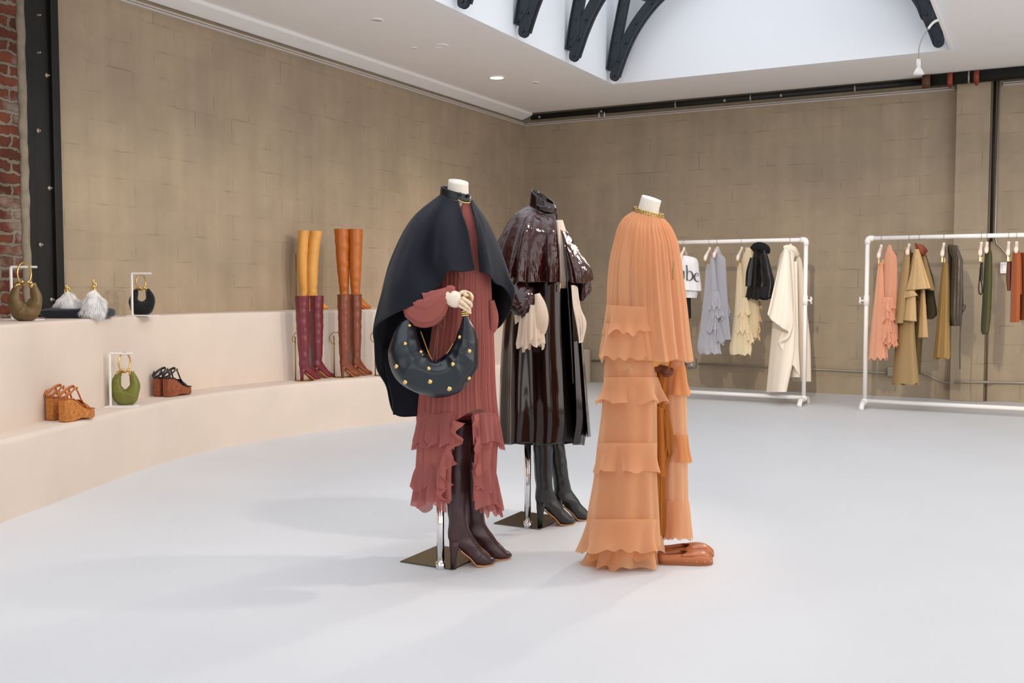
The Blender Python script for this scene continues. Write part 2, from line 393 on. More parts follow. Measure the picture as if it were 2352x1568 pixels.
struct(b.mk('ceiling_skylight_shaft',M_shaft,smooth=False,base=(0,0,0)))
# small raised lip round the opening
b=MB(); q=.025
b.box((SX1,SY0,ZC-.012),(SX1+q,SY1,ZC+.01))
struct(b.mk('trim_1',M_ceil,smooth=False))
# curtain track and ceiling edge strips
b=MB(); b.box((XL,4.5,3.285),(XL+.035,YB,3.30)); b.box((XL,4.5,3.307),(XL+.028,YB,3.322))
struct(b.mk('trim_2',M_trim,smooth=False))
b=MB(); b.box((XL+.035,YB-.035,3.285),(-.9,YB,3.30)); b.box((XL+.035,YB-.028,3.307),(-.9,YB,3.322)); b.box((-.44,YB-.035,3.285),(2.5,YB,3.30)); b.box((-.44,YB-.028,3.307),(2.5,YB,3.322))
struct(b.mk('trim_3',M_trim,smooth=False))
yq=(2,YB-g)
b=MB(); b.prism([Vector((XL+.02,0,3.352)),Vector((XL+.17,0,3.40)),Vector((XL+.17,0,3.432)),Vector((XL+.02,0,3.432))],(0,4.67,0),(0,YB-g,0)); struct(b.mk('trim_4',M_ceil,smooth=False))
# ------------------------------------------------------------------ steel column
t=thing('steel_column',(XL+.02,4.535,0),'dark riveted steel column between the brick and the plastered block wall','column')
y0,y1=4.405,4.665
b=MB(); b.box((XL-.2,y0,.0),(XL+.05,y0+.055,3.9)); b.mk('flange',M_steel,t,smooth=False,bev=.004)
b=MB(); b.box((XL-.2,y1-.06,0),(XL+.05,y1,3.9)); b.mk('flange',M_steel,t,smooth=False,bev=.004)
MB().box((XL-.2,y0+.05,0),(XL+.015,y1-.055,3.9)).mk('web',mat('steel_web','#1d1c1b',.5,.3,var=.2,vs=4),t,smooth=False)
for px,py in ((108,173),(88,300),(114,432),(93,562),(119,688),(80,36),(80,122)):
    p=PX_(px,py,XL+.02); p.x=XL+.018 if px>85 else XL+.052
    MB().ball(p,.016 if px>85 else .008,10,6,(.6,1,1)).tube([p,p+Vector((.02,.006,0))],.006,8).mk('bolt',M_galv,t)
# plaster edge against the column
vs,fs=grid(6,120,lambda u,v:Vector((XL+.03+.025*math.sin(u*PI),4.36+.06*u+.012*noise.noise(Vector((v*40,u,0))),v*3.85)))
struct(mk('trim_5',vs,fs,mat('rough_plaster','#8d8272',.9,var=.2,vs=14,bs=.6,bsc=30),solid=.01))
# ------------------------------------------------------------------ curved two tier plinth
low=[(-3.2,.7),(-3.75,1.5),(-4.25,2.35),(-4.67,3.227),(-4.87,3.72),(-5.063,4.2),(-5.23,4.64),(-5.41,5.4),(-5.40,6.046),(-5.33,6.535),(-5.24,6.85),(-5.09,7.3),(-4.98,7.75),(-4.87,8.6),(-4.85,9.5),(-4.92,10.6),(-5.07,11.675)]
upp=[(-3.85,.9),(-4.34,1.9),(-4.69,2.75),(-4.98,3.523),(-5.215,3.95),(-5.42,4.469),(-5.64,5.026),(-5.73,5.75),(-5.66,6.4),(-5.50,6.95),(-5.36,7.4),(-5.28,8.2),(-5.3,9.2),(-5.38,10.4),(-5.5,11.675)]
t=thing('stepped_plinth',(-5.3,5.8,0),'curved two-step plaster display plinth sweeping along the block wall','plinth')
def tier(name,pts,z0,z1,back,q=.045):
    prof=[(0,z0)]+[(0,z0+(z1-z0-q)*k/4) for k in range(1,5)]+[(-q*(1-math.cos(a)),z1-q+q*math.sin(a)) for a in [PI/2*k/6 for k in range(1,7)]]
    def fn(u,v):
        x,y=cr(pts,u); xa,ya=cr(pts,max(0,u-.004)); xb,yb=cr(pts,min(1,u+.004))
        d=Vector((xb-xa,yb-ya)).normalized(); nx,ny=d.y,-d.x       # towards the room
        n=len(prof)-1; k=round(v*(n+3))
        if k<=n: o,z=prof[k]; wv=.004*noise.noise(Vector((x*1.5,y*1.5,z*2))); return Vector((x+nx*(o+wv),y+ny*(o+wv),z))
        s=(k-n)/3; xe=x-nx*q; ye=min(y-ny*q,YB-.003); bk=back+(.06 if ye<4.68 else 0)
        return Vector((xe+(bk-xe)*s,ye,z1))
    nn=len(prof)+2
    vs,fs=grid(160,nn,fn); 
    e=[160+161*j for j in range(nn+1)]
    k=len(vs); vs.append(Vector((back,pts[-1][1],z0))); fs.append(tuple(e+[k]))
    return mk(name,vs,fs,M_bench,t)
tier('lower_step',low,0,.42,XL+.02,.032); tier('upper_step',upp,.4,1.0,XL+.002,.02)
# ------------------------------------------------------------------ roof trusses in the skylight
def truss(Y,i,label):
    t=thing('roof_truss',(SX0+.1,Y,ZC),label,'truss','iron arch trusses across the skylight')
    x0,x1=SX0+.09,SX1-.09; cx=(x0+x1)/2; a=(x1-x0)/2; bh=1.28; hw=.05
    def side(s):                                  # s=+1 left foot, -1 right foot
        X=lambda d:(x0+d) if s>0 else (x1-d)
        P=lambda d,z:Vector((X(d),Y,ZC+z))
        # arch band springing from a rounded foot
        n=40; ctr=[(.0,.045),(.028,.14),(.076,.27),(.19,.49),(.346,.69),(.526,.85),(.8,1.02),(1.2,1.18),(a-.0,1.24)]
        cc=[cr(ctr,k/n) for k in range(n+1)]; out=[];inn=[]
        for k,(d,z) in enumerate(cc):
            p0=cc[max(0,k-1)]; p1=cc[min(n,k+1)]; tx,tz=p1[0]-p0[0],p1[1]-p0[1]; l=math.hypot(tx,tz); w2=.052+.012*min(1,k/8)-.01*(k/n)
            out.append((d-tz/l*w2,z+tx/l*w2)); inn.append((d+tz/l*w2,z-tx/l*w2))
        foot=[(.0+.052*math.cos(q),.045-.052*math.sin(q)) for q in [PI*k/10 for k in range(1,10)]]
        poly=[P(d,z) for d,z in out]+[P(d,z) for d,z in inn[::-1]]+[P(d,z) for d,z in foot]
        MB().prism(poly,(0,-.025,0),(0,.025,0)).mk('arch',M_iron,t,smooth=False,bev=.006)
        vs=[];fs=[]
        for k,(d,z) in enumerate(inn):
            D_,Z_=out[k]; f=.14
            vs+=[P(d,z)+Vector((0,-hw,0)),P(d,z)+Vector((0,hw,0)),P(d+(D_-d)*f,z+(Z_-z)*f)+Vector((0,hw,0)),P(d+(D_-d)*f,z+(Z_-z)*f)+Vector((0,-hw,0))]
        for k in range(len(inn)-1):
            for q in range(4): fs.append((4*k+q,4*k+(q+1)%4,4*k+4+(q+1)%4,4*k+4+q))
        fs+=[(0,1,2,3),(4*n,4*n+1,4*n+2,4*n+3)]
        MB().add(vs,fs).mk('arch_flange',M_iron,t,smooth=False)
        # leaning upright with a notched heel
        up=[(-.075,.115),(-.06,.115),(-.05,.14),(-.035,.15),(-.02,.12),(.06,.25),(.085,.45),(.19,.95),(.30,1.55),(.19,1.55),(.075,.9),(-.03,.4)]
        MB().prism([P(d,z) for d,z in up],(0,-.03,0),(0,.03,0)).mk('upright',M_iron,t,smooth=False,bev=.005)
        MB().prism([P(d,z) for d,z in [(-.082,.115),(-.068,.115),(-.022,.4),(.085,.9),(.2,1.55),(.188,1.55),(.073,.9),(-.034,.4)]],(0,-.05,0),(0,.05,0)).mk('upright_flange',M_iron,t,smooth=False)
        # spandrel ring
        c=(.41,1.02); ring=[P(c[0]+.2*math.cos(q),c[1]+.2*math.sin(q)) for q in [2*PI*k/36 for k in range(36)]]
        b=MB(); vs=[];fs=[]
        for k in range(36):
            q=2*PI*k/36
            for r,y in ((.235,-.03),(.235,.03),(.165,.03),(.165,-.03)): vs.append(P(c[0]+r*math.cos(q),c[1]+r*math.sin(q))+Vector((0,y,0)))
        for k in range(36):
            l=(k+1)%36
            for q in range(4): fs.append((4*k+q,4*k+(q+1)%4,4*l+(q+1)%4,4*l+q))
        b.add(vs,fs).mk('spandrel_ring',M_iron,t,smooth=False)
        for (d,z) in ((.0,.045),(-.02,.22),(.02,.4),(.06,.58),(.10,.78),(.05,.2),(.13,.38),(.25,.57),(.42,.76),(.14,.95)):
            MB().ball(P(d,z)+Vector((0,-.033,0)),.014,8,6,(1,.7,1)).mk('rivet',M_iron,t)
    side(1); side(-1)
for i,(Y,l) in enumerate(((10.18,'dark iron arch truss standing against the far end of the skylight'),(9.13,'dark iron arch truss second from the far end of the skylight'),
          (8.05,'dark iron arch truss third from the far end, foot above the ceiling edge'),(7.0,'dark iron arch truss showing only its foot at the picture top'))): truss(Y,i,l)
# ------------------------------------------------------------------ ceiling fittings
def disc(name,p,r,label,cat,m,em=None):
    t=thing(name,(p.x,p.y,ZC),label,cat)
    n=32; b=MB(); vs=[];fs=[]
    for rr,z in ((r,0),(r,-.008),(r*.86,-.012),(r*.82,-.003)):
        vs+=[Vector((p.x+rr*math.cos(2*PI*k/n),p.y+rr*math.sin(2*PI*k/n),ZC+z)) for k in range(n)]
    for j in range(3): fs+=[(j*n+k,j*n+(k+1)%n,(j+1)*n+(k+1)%n,(j+1)*n+k) for k in range(n)]
    b.add(vs,fs).mk('bezel',M_ceil,t)
    MB().tube([p+Vector((0,0,ZC-p.z-.006)),p+Vector((0,0,ZC-p.z))],r*.82,n).mk('lens' if em else 'opening',m,t,smooth=False)
M_glow=mat('lit_lens','#fff4e2',.5,emit='#fff0dc',es=9)
disc('recessed_downlight',G(1141,177,ZC),.085,'lit round recessed downlight in the white ceiling','light',M_glow,1)
disc('ceiling_vent_ring',G(865,45,ZC),.055,'round dark-rimmed fitting in ceiling nearest the picture top','vent',M_trim)
disc('ceiling_cover_plate',G(1013,104,ZC),.07,'flush white round cover plate in the ceiling','cover',M_ceil)
disc('recessed_sensor',G(1230,189,ZC),.04,'small dark recessed sensor in ceiling beside the lit downlight','sensor',M_iron)
disc('ceiling_sprinkler',G(951,109,ZC),.025,'tiny grey sprinkler cap on ceiling next to flush plate','sprinkler',M_iron)
# swan-neck lamp on the skylight edge
a=PX_(2152,46,SX1-.004); t=thing('swan_neck_lamp',a,'small white spotlight on a bent swan-neck at the skylight edge','lamp')
Dl=depth(a)
line('bracket',Dl,[(2155,46,0),(2146,50,0),(2138,58,-.02),(2132,66,-.03)],.011,M_white,t)
line('swan_neck',Dl,[(2132,66,-.03),(2120,84,-.05),(2112,105,-.06),(2110,125,-.06),(2110,138,-.06)],.004,M_galv,t)
def spun(name,D,px,rows,m,parent,**k): # lathe about a vertical through px; rows (py, half width px)
    r0=K(px,rows[0][0],D); n=24; vs=[]
    for py,w in rows:
        c=K(px,py,D); r=w/F*D; vs+=[c+Vector((r*math.cos(2*PI*i/n),r*math.sin(2*PI*i/n),0)) for i in range(n)]
    L=len(rows); fs=[(j*n+i,j*n+(i+1)%n,(j+1)*n+(i+1)%n,(j+1)*n+i) for j in range(L-1) for i in range(n)]
    fs+=[tuple(range(n))[::-1],tuple((L-1)*n+i for i in range(n))]
    return mk(name,vs,fs,m,parent,**k)
spun('lamp_shade',Dl-.06,2110,[(136,4.5),(151,5),(154,3.5),(156,5),(165,10),(171,11.8),(172,11)],M_white,t)
# pipes under the ceiling, back wall
t=thing('sprinkler_pipe',(-3,YB-.09,3.38),'long black pipe with couplings along top of back wall','pipe')
yb=YB-.09
MB().tube([(XL+.15,yb,3.378),(-1.1,yb,3.385)],.034,16).mk('pipe_run',M_blackpipe,t)
for x in (-5.75,-4.9,-3.35,-2.7): MB().ball((x,yb-.035,3.37),.018,10,6).tube([(x,yb,3.37),(x,yb-.05,3.37)],.009,8).mk('fitting',M_galv,t)
for x in (-3.95,-1.9,-3.05):
    MB().tube([(x,yb,3.335),(x,yb,3.43)],.011,8).tube([(x-.008,yb,3.378),(x+.008,yb,3.378)],.038,16).mk('pipe_hanger',M_galv,t)
t=thing('drain_pipe',(.5,YB-.2,3.37),'thick black cast pipe with rusty red clamps above the pilaster','pipe')
yp=YB-.2
MB().tube([(-1.17,yp,3.37),(2.4,yp,3.37)],.062,20).mk('pipe_run',M_blackpipe,t)
MB().tube([(-1.20,yp,3.37),(-1.12,yp,3.37)],.075,18).mk('end_cap',mat('rust_cap','#5e3a26',.6,var=.3,vs=20),t)
for x in (-.93,-.68):
    MB().tube([(x-.025,yp,3.37),(x+.025,yp,3.37)],.07,18).tube([(x,yp,3.31),(x,yp-.01,3.285)],.016,8).mk('clamp',M_red,t)
MB().tube([(-.76,yp,3.37),(-.745,yp,3.37)],.078,18).mk('band',M_galv,t)
p=PY_(1382,263,YB-.11)
b=MB(); s=.036; pts=[p+Vector((dx,0,dz)) for dx,dz in ((-s,-s),(s,-s),(s,s),(-s,s))]
tag(b.tube(pts,.009,8,closed=True).mk('steel_bracket',M_white),'small white square bracket hanging below the black pipe','bracket')
# conduit and boxes low on the back wall
yc=YB-.03
t=thing('wall_conduit',(-3,yc,.27),'thin metal conduit running low across the back wall','conduit')
MB().tube([(-5.05,yc,.275),(-3.78,yc,.285)],.012,10).mk('conduit_run',M_galv,t)
MB().tube([(-3.66,yc,.285),(-1.5,yc,.262)],.012,10).mk('conduit_run',M_galv,t)
pp=[(2115,857,0),(2130,860,0),(2150,870,0),(2168,877,0),(2200,877,0),(2270,877,0),(2352,879,0),(2420,881,0)]
MB().tube([(lambda q:Vector((q.x,yc-.11*0,q.z)))(PY_(x,y,yc)) for x,y,_ in pp[:3]]+[PY_(2168,877,yc),PY_(2186,877,yc)-Vector((0,.06,0)),PY_(2200,877,YB-.16),PY_(2262,877,YB-.16),PY_(2285,878,yc),PY_(2352,879,yc),PY_(2420,881,yc)],.012,10).mk('conduit_run',M_galv,t)
p=PY_(1591,833,YB); 
t=thing('power_outlet',(p.x,YB,p.z-.04),'grey steel double socket box on the back wall conduit','outlet')
box('outlet_box',(p.x-.055,YB-.05,p.z-.055),(p.x+.05,YB,p.z+.055),M_galv,t,bev=.006)
for dz in (-.02,.022): MB().tube([(p.x,YB-.052,p.z+dz),(p.x,YB-.048,p.z+dz)],.016,16).mk('socket',M_white,t)
p=PY_(2046,853,YB)
tag(box('junction_box',(p.x-.03,YB-.05,p.z-.05),(p.x+.03,YB,p.z+.05),M_galv,bev=.006),'small grey junction box where the conduit ends behind rack','box')
xx=-.515
t=thing('riser_pipe',(xx,YB-.04,0),'dark vertical riser pipe beside the pilaster','pipe')
MB().tube([(xx,YB-.05,1.68),(xx,YB-.05,3.42)],.014,14).mk('pipe_run',M_blackpipe,t)
MB().tube([(xx-.012,YB-.02,0),(xx-.012,YB-.02,1.7)],.009,10).mk('edge_shade_strip',mat('pilaster_edge_shade','#6a5a48',.7),t)  # brown strip standing in for the shadow line at the pilaster's edge
MB().tube([(xx+.035,YB-.025,3.4),(xx+.035,YB-.025,1.75),(xx+.05,YB-.025,1.66),(xx+.10,YB-.025,1.61),(xx+.15,YB-.025,1.54),(xx+.165,YB-.025,1.45)],.011,10).mk('switch_conduit',M_galv,t)
p=PY_(2307,615,YB); t=thing('light_switch',(p.x,YB,p.z-.06),'white switch box fixed to back wall behind the rust clothes','switch')
box('switch_box',(p.x-.04,YB-.05,p.z-.06),(p.x+.04,YB,p.z+.06),M_white,t,bev=.008)
box('rocker',(p.x-.018,YB-.058,p.z-.035),(p.x+.018,YB-.048,p.z+.03),mat('rocker','#fbfaf7',.3),t,bev=.003)
#PART2
# ------------------------------------------------------------------ boots and shoes
def boot(name,heel,ang,sc,height,topw,m,parent=None,label=None,cat=None,group=None,heelh=.10,lean=(0,0),mheel=None,anw=.036,seed=0,bend=0,sole=True,wrinkle=.002,lw=1):
    """tall heeled boot; heel = floor point under the heel, ang = heading of the toe (world radians)"""
    heel=Vector(heel); z0=heel.z; dx=Vector((math.cos(ang),math.sin(ang),0)); dy=Vector((-math.sin(ang),math.cos(ang),0))
    if parent is None: t=thing(name,heel,label,cat,group)
    else:
        t=bpy.data.objects.new(name,None); C.objects.link(t); t.parent=parent; t.location=heel-wloc(parent)
    h=heelh/.1
    tw=topw
    rows=[]
    H0=height/sc
    # (back x,z),(front x,z),half width
    top=[((.043-tw,H0),(.043+tw,H0),tw)]
    n=5; SW=.046
    for k in range(1,n):
        z=H0+(.17*h-H0)*k/n; q=1-k/n; w=SW+(tw-SW)*q**.8+.002*math.sin(q*PI)
        top.append(((.043-w,z),(.043+w,z),w*.96))
    zz=lambda z:z*h if z>.05 else z
    foot=[((-.003,.19),(.090,.195),.043),((-.006,.15),(.098,.158),.040),((-.002,.118),(.113,.135),.036),((.018,.1),(.128,.116),.034),((.055,.076),(.146,.096),.034),((.098,.042),(.166,.073),.036),((.13,.013),(.188,.056),.039),((.165,.004),(.21,.046),.038),((.205,.004),(.229,.036),.029),((.236,.008),(.241,.022),.010)]
    rows=top+[((a[0],zz(a[1])),(b[0],zz(b[1])),w) for a,b,w in foot]
    P=[(a[0],a[1],b[0],b[1],w) for a,b,w in rows]
    nv=96; nu=36; rnd=random.Random(seed)
    def fn(u,v):
        ax,az,bx,bz,w=cr(P,v); ph=2*PI*u; c,s=math.cos(ph),math.sin(ph)
        w*=lw
        mx,mz=(ax+bx)/2,(az+bz)/2; x=mx-(ax-mx)*-c if 0 else mx+(bx-mx)*c; z=mz+(bz-mz)*c
        sgn=1 if s>0 else -1
        y=w*sgn*abs(s)**.85
        z2=max(z,.003)
        q=Vector((x,y,z2))*sc
        k=max(0,(q.z-.2*sc)/(height-.2*sc)); wr=wrinkle*noise.noise(Vector((u*3+seed,q.z*22,seed)))*(1.6 if v<.75 else .3)
        p=heel+dx*(q.x+lean[0]*k+bend*math.sin(k*PI)+wr*c)+dy*(q.y+lean[1]*k+wr*s*2); p.z=z0+q.z
        return p
    vs,fs=grid(nu,nv,fn,closed=True); fs.append(tuple(nv*nu+i for i in range(nu)))
    mk('upper',vs,fs,m,t)
    # inside of the shaft rim
    def f2(u,v):
        p=fn(u,0.0); q=fn(u,.12); r=p.lerp(q,v); cxy=heel+dx*((.043)*sc+lean[0])+dy*lean[1]; c=Vector((cxy.x,cxy.y,r.z)); return c+(r-c)*.93
    vs,fs=grid(nu,4,f2,closed=True); mk('lining',vs,fs,m,t)
    # heel block
    mh=mheel or m; L=lambda x,y,z: heel+dx*x*sc+dy*y*sc+Vector((0,0,z*sc))
    b=MB(); vs=[];fs=[]; m8=12
    for z,xa,xb,w in ((.112*h,-.001,.058,.032),(.085*h,.0,.046,.027),(.05*h,.004,.034,.019),(.0,.006,.033,.017)):
        for k in range(m8):
            a=2*PI*k/m8; c,s=math.cos(a),math.sin(a); vs.append(L((xa+xb)/2+(xb-xa)/2*c,w*s,z))
    for j in range(3): fs+=[(j*m8+k,j*m8+(k+1)%m8,(j+1)*m8+(k+1)%m8,(j+1)*m8+k) for k in range(m8)]
    fs+=[tuple(range(m8)),tuple(3*m8+k for k in range(m8))[::-1]]
    b.add(vs,fs).mk('heel',mh,t)
    if sole:
        pts=[(.05,.07*h,.025),(.1,.035*h,.031),(.13,.006,.036),(.17,.0,.036),(.21,.0,.027),(.232,.003,.012)]
        vs=[];fs=[]
        for x,z,w in pts: vs+=[L(x,-w,z+.001),L(x,w,z+.001),L(x,w,z+.007),L(x,-w,z+.007)]
        for k in range(len(pts)-1):
            for q in range(4): fs.append((4*k+q,4*k+(q+1)%4,4*k+4+(q+1)%4,4*k+4+q))
        fs+=[(0,1,2,3),tuple(4*(len(pts)-1)+q for q in range(4))]
        mk('sole',vs,fs,mat('tan_sole','#c58d5c',.6),t,smooth=False)
    return t
AR=YAW        # heading of camera-right in the world
# ---------------- boots along the plinth
M_bur=mat('burgundy_leather','#6e1f2c',.33,coat=.3,var=.12,vs=9,bs=.3,bsc=26,bd=.004)
M_brn=mat('chestnut_leather','#7c3d24',.33,coat=.3,var=.15,vs=9,bs=.3,bsc=26,bd=.004)
M_but=mat('butter_leather','#dfa14e',.5,var=.05,vs=9,bs=.3,bsc=20,bd=.004)
M_cog=mat('cognac_leather','#b8641f',.38,coat=.2,var=.12,vs=8,bs=.3,bsc=20,bd=.004)
def stand_pair(px,py,z,dpx,ddY,*a,**k): pass
sc=.9
for i,(px,py,l,s) in enumerate(((690,875,'burgundy over-knee boot on the lower step, left boot of its pair',0),(721,870,'burgundy over-knee boot on the lower step, right boot of its pair',5))):
    p=G(px,py,.42); boot('over_knee_boot',p,1.35,sc,.71,.064,M_bur,None,l,'boot','burgundy over-knee boots',seed=s+1,lean=((-.012,0) if i==0 else (.0,0)))
for i,(px,py,l,s) in enumerate(((783,868,'chestnut brown over-knee boot on lower step, left of its pair',0),(810,864,'chestnut brown over-knee boot on lower step, right of its pair',5))):
    p=G(px,py,.42); boot('over_knee_boot',p,1.3,sc,.72,.060,M_brn,None,l,'boot','chestnut brown over-knee boots',seed=s+11,lean=(.0,0))
p=G(884,862,.42); boot('over_knee_boot',p,AR-.25,1,.68,.055,M_blk,None,'black tall boot mostly hidden behind the navy cape','boot',seed=31)
for i,(px,l,s,ln,tw) in enumerate(((698,'butter yellow thigh-high boot on upper step, left of its pair',0,(-.0,0),.053),(716,'butter yellow thigh-high boot on upper step, right of its pair',5,(.05,0),.059))):
    p=G(px-6,711.5,1.0); boot('thigh_high_boot',p,1.35,.88,.705,tw,M_but,None,l,'boot','butter yellow thigh-high boots',seed=s+21,lean=ln,bend=-.015)
for i,(px,l,s,ln,tw) in enumerate(((789,'cognac thigh-high boot on the upper step, left of its pair',0,(-.02,0),.077),(815,'cognac thigh-high boot on the upper step, right of its pair',5,(.01,0),.072))):
    q=G(px-6,710.5,1.0); boot('thigh_high_boot',q,1.3,.88,.73,tw,M_cog,None,l,'boot','cognac thigh-high boots',seed=s+41,lean=ln)
def bootstand(px,py,z,h,label,hook=True,r=.05):
    p=G(px,py,z); t=thing('boot_stand',p,label,'stand','thin brass boot stands')
    MB().tube([p,p+Vector((0,0,h))],.005,8).mk('rod',M_brass,t)
    c=p+RT*.07; MB().tube([c,c+Vector((0,0,.004))],.08,24).mk('base',M_brass,t)
    if hook:
        q=p+Vector((0,0,h)); pts=[q+RT*(r*(math.cos(a)+.2))+Vector((0,0,r*math.sin(a)-.02)) for a in [PI*.5+PI*k/10 for k in range(11)]]
        MB().tube([q+RT*.09+Vector((0,0,.03)),q+Vector((0,0,.03))]+pts[2:],.004,8).mk('hook',M_brass,t)
bootstand(768,866,.42,.36,'thin brass rod with looped hook left of the chestnut boots',True)
bootstand(679,874,.42,.37,'thin brass rod with peg left of the burgundy boots',True,.03)
bootstand(862,862,.42,.36,'thin brass rod by the black boot behind the cape',True)
bootstand(681,711,1.0,.5,'slender dark rod left of the yellow boots on upper step',False,.02)
# ---------------- wedge sandals
M_cork=mat('printed_cork','#c17a38',.8,var=.3,vs=55,bs=.3,bsc=90)
M_wood2=mat('dark_cork','#8a4a2c',.75,var=.3,vs=45,bs=.2,bsc=80)
def printed(m):
    nt=m.node_tree; p=[n for n in nt.nodes if n.type=='BSDF_PRINCIPLED'][0]
    tc=N(nt,'ShaderNodeTexCoord'); v=N(nt,'ShaderNodeTexNoise',Scale=34,Detail=1,Distortion=5); nt.links.new(tc.outputs['Object'],v.inputs['Vector'])
    a=N(nt,'ShaderNodeMath',operation='SUBTRACT'); a.inputs[1].default_value=.5; b=N(nt,'ShaderNodeMath',operation='ABSOLUTE'); c=N(nt,'ShaderNodeMath',operation='LESS_THAN'); c.inputs[1].default_value=.02
    nt.links.new(v.outputs[0],a.inputs[0]); nt.links.new(a.outputs[0],b.inputs[0]); nt.links.new(b.outputs[0],c.inputs[0])
    mx=N(nt,'ShaderNodeMixRGB'); nt.links.new(c.outputs[0],mx.inputs[0]); old=p.inputs['Base Color'].links[0].from_socket
    nt.links.new(old,mx.inputs[1]); mx.inputs[2].default_value=lin('#6b3a16'); nt.links.new(mx.outputs[0],p.inputs['Base Color'])
printed(M_cork)
def sandal(pos,ang,msole,mstrap,label,group,sc=1):
    t=thing('wedge_sandal',pos,label,'sandal',group); pos=Vector(pos)
    dx=Vector((math.cos(ang),math.sin(ang),0)); dy=Vector((-math.sin(ang),math.cos(ang),0))
    L=lambda x,y,z: pos+dx*x*sc+dy*y*sc+Vector((0,0,z*sc))
    prof=[(0,0,.128),(.02,0,.131),(.06,0,.125),(.09,.004,.108),(.12,.01,.085),(.15,.008,.068),(.175,.003,.060),(.205,.0,.056),(.228,.004,.05),(.236,.015,.038)]
    vs=[];fs=[]; n=len(prof); 
    for i,(x,zb,zt) in enumerate(prof):
        w=.03+.008*min(1,i/5) if i<n-3 else (.038,.034,.024)[i-(n-3)]
        w=.026 if i==0 else w
        vs+=[L(x,-w,zb),L(x,w,zb),L(x,w,zt),L(x,-w,zt)]
    for k in range(n-1):
        for q in range(4): fs.append((4*k+q,4*k+(q+1)%4,4*k+4+(q+1)%4,4*k+4+q))
    fs+=[(0,1,2,3),tuple(4*(n-1)+q for q in range(4))]
    mk('wedge_sole',vs,fs,msole,t,smooth=False,bev=.006)
    foot=[(x,zt) for x,_,zt in prof]
    vs=[];fs=[]
    for i,(x,z) in enumerate(foot[:-1]):
        w=.028+.006*min(1,i/5); vs+=[L(x+.004,-w,z+.001),L(x+.004,w,z+.001),L(x+.004,w,z+.008),L(x+.004,-w,z+.008)]
    for k in range(n-2):
        for q in range(4): fs.append((4*k+q,4*k+(q+1)%4,4*k+4+(q+1)%4,4*k+4+q))
    fs+=[(0,1,2,3),tuple(4*(n-2)+q for q in range(4))]; mk('insole',vs,fs,mstrap,t,smooth=False)
    # toe band
    def band(x0,z0,h,w,wd,name,tilt=.4):
        vs=[];fs=[]; m=14
        for k in range(m+1):
            a=PI*k/m; y=-math.cos(a)*w; z=z0+h*math.sin(a)
            for s in (-1,1):
                for th in (0,.004): vs.append(L(x0+s*wd/2-(z-z0)*tilt,y*(1+th*8),z+(-s)*wd*.3+th))
        for k in range(m):
            b=4*k; c=b+4
            for q in ((0,1,3,2),): 
                a4=[b+0,b+1,b+3,b+2]; c4=[c+0,c+1,c+3,c+2]
                for r in range(4): fs.append((a4[r],a4[(r+1)%4],c4[(r+1)%4],c4[r]))
        mk(name,vs,fs,mstrap,t)
    band(.175,.055,.045,.037,.05,'toe_band'); 
    # ankle strap: loop leaning back, with side straps
    c=(.045,.185); pts=[]
    for k in range(28):
        a=2*PI*k/28; pts.append(L(c[0]+.05*math.cos(a),.03*math.sin(a),c[1]+.028*math.cos(a)-.014))
    MB().tube(pts,.0085*sc,8,closed=True,flat=.35).mk('ankle_strap',mstrap,t)
    for s in (-1,1):
        MB().tube([L(.02,s*.03,.178),L(.0,s*.028,.15),L(.012,s*.028,.128)],.006*sc,8,flat=.5).mk('heel_strap',mstrap,t)
        MB().tube([L(.085,s*.028,.195),L(.115,s*.033,.125),L(.15,s*.036,.075)],.0075*sc,8,flat=.4).mk('side_strap',mstrap,t)
    MB().tube([L(.08+.012*math.cos(a),-.036,.188+.012*math.sin(a)) for a in [2*PI*k/16 for k in range(16)]],.002,6,closed=True).mk('buckle',M_gold,t)
M_str=mat('tan_strap','#b4652f',.4); M_strb=mat('black_strap','#221d1c',.4)
sandal(G(113,966,.42)+Vector((0,0,.002)),1.76,M_cork,M_str,'tan wedge sandal with scribbled cork sole, rear one of the pair','tan wedge sandals')
sandal(G(143,970,.42)+Vector((0,0,.002)),1.74,M_cork,M_str,'tan wedge sandal with scribbled cork sole, front one of the pair','tan wedge sandals')
sandal(G(358,911,.42)+Vector((0,0,.002)),1.66,M_wood2,M_strb,'black-strapped wedge sandal with brown sole, rear one of pair','black strapped wedge sandals')
sandal(G(380,912,.42)+Vector((0,0,.002)),1.64,M_wood2,M_strb,'black-strapped wedge sandal with brown sole, front one of pair','black strapped wedge sandals')
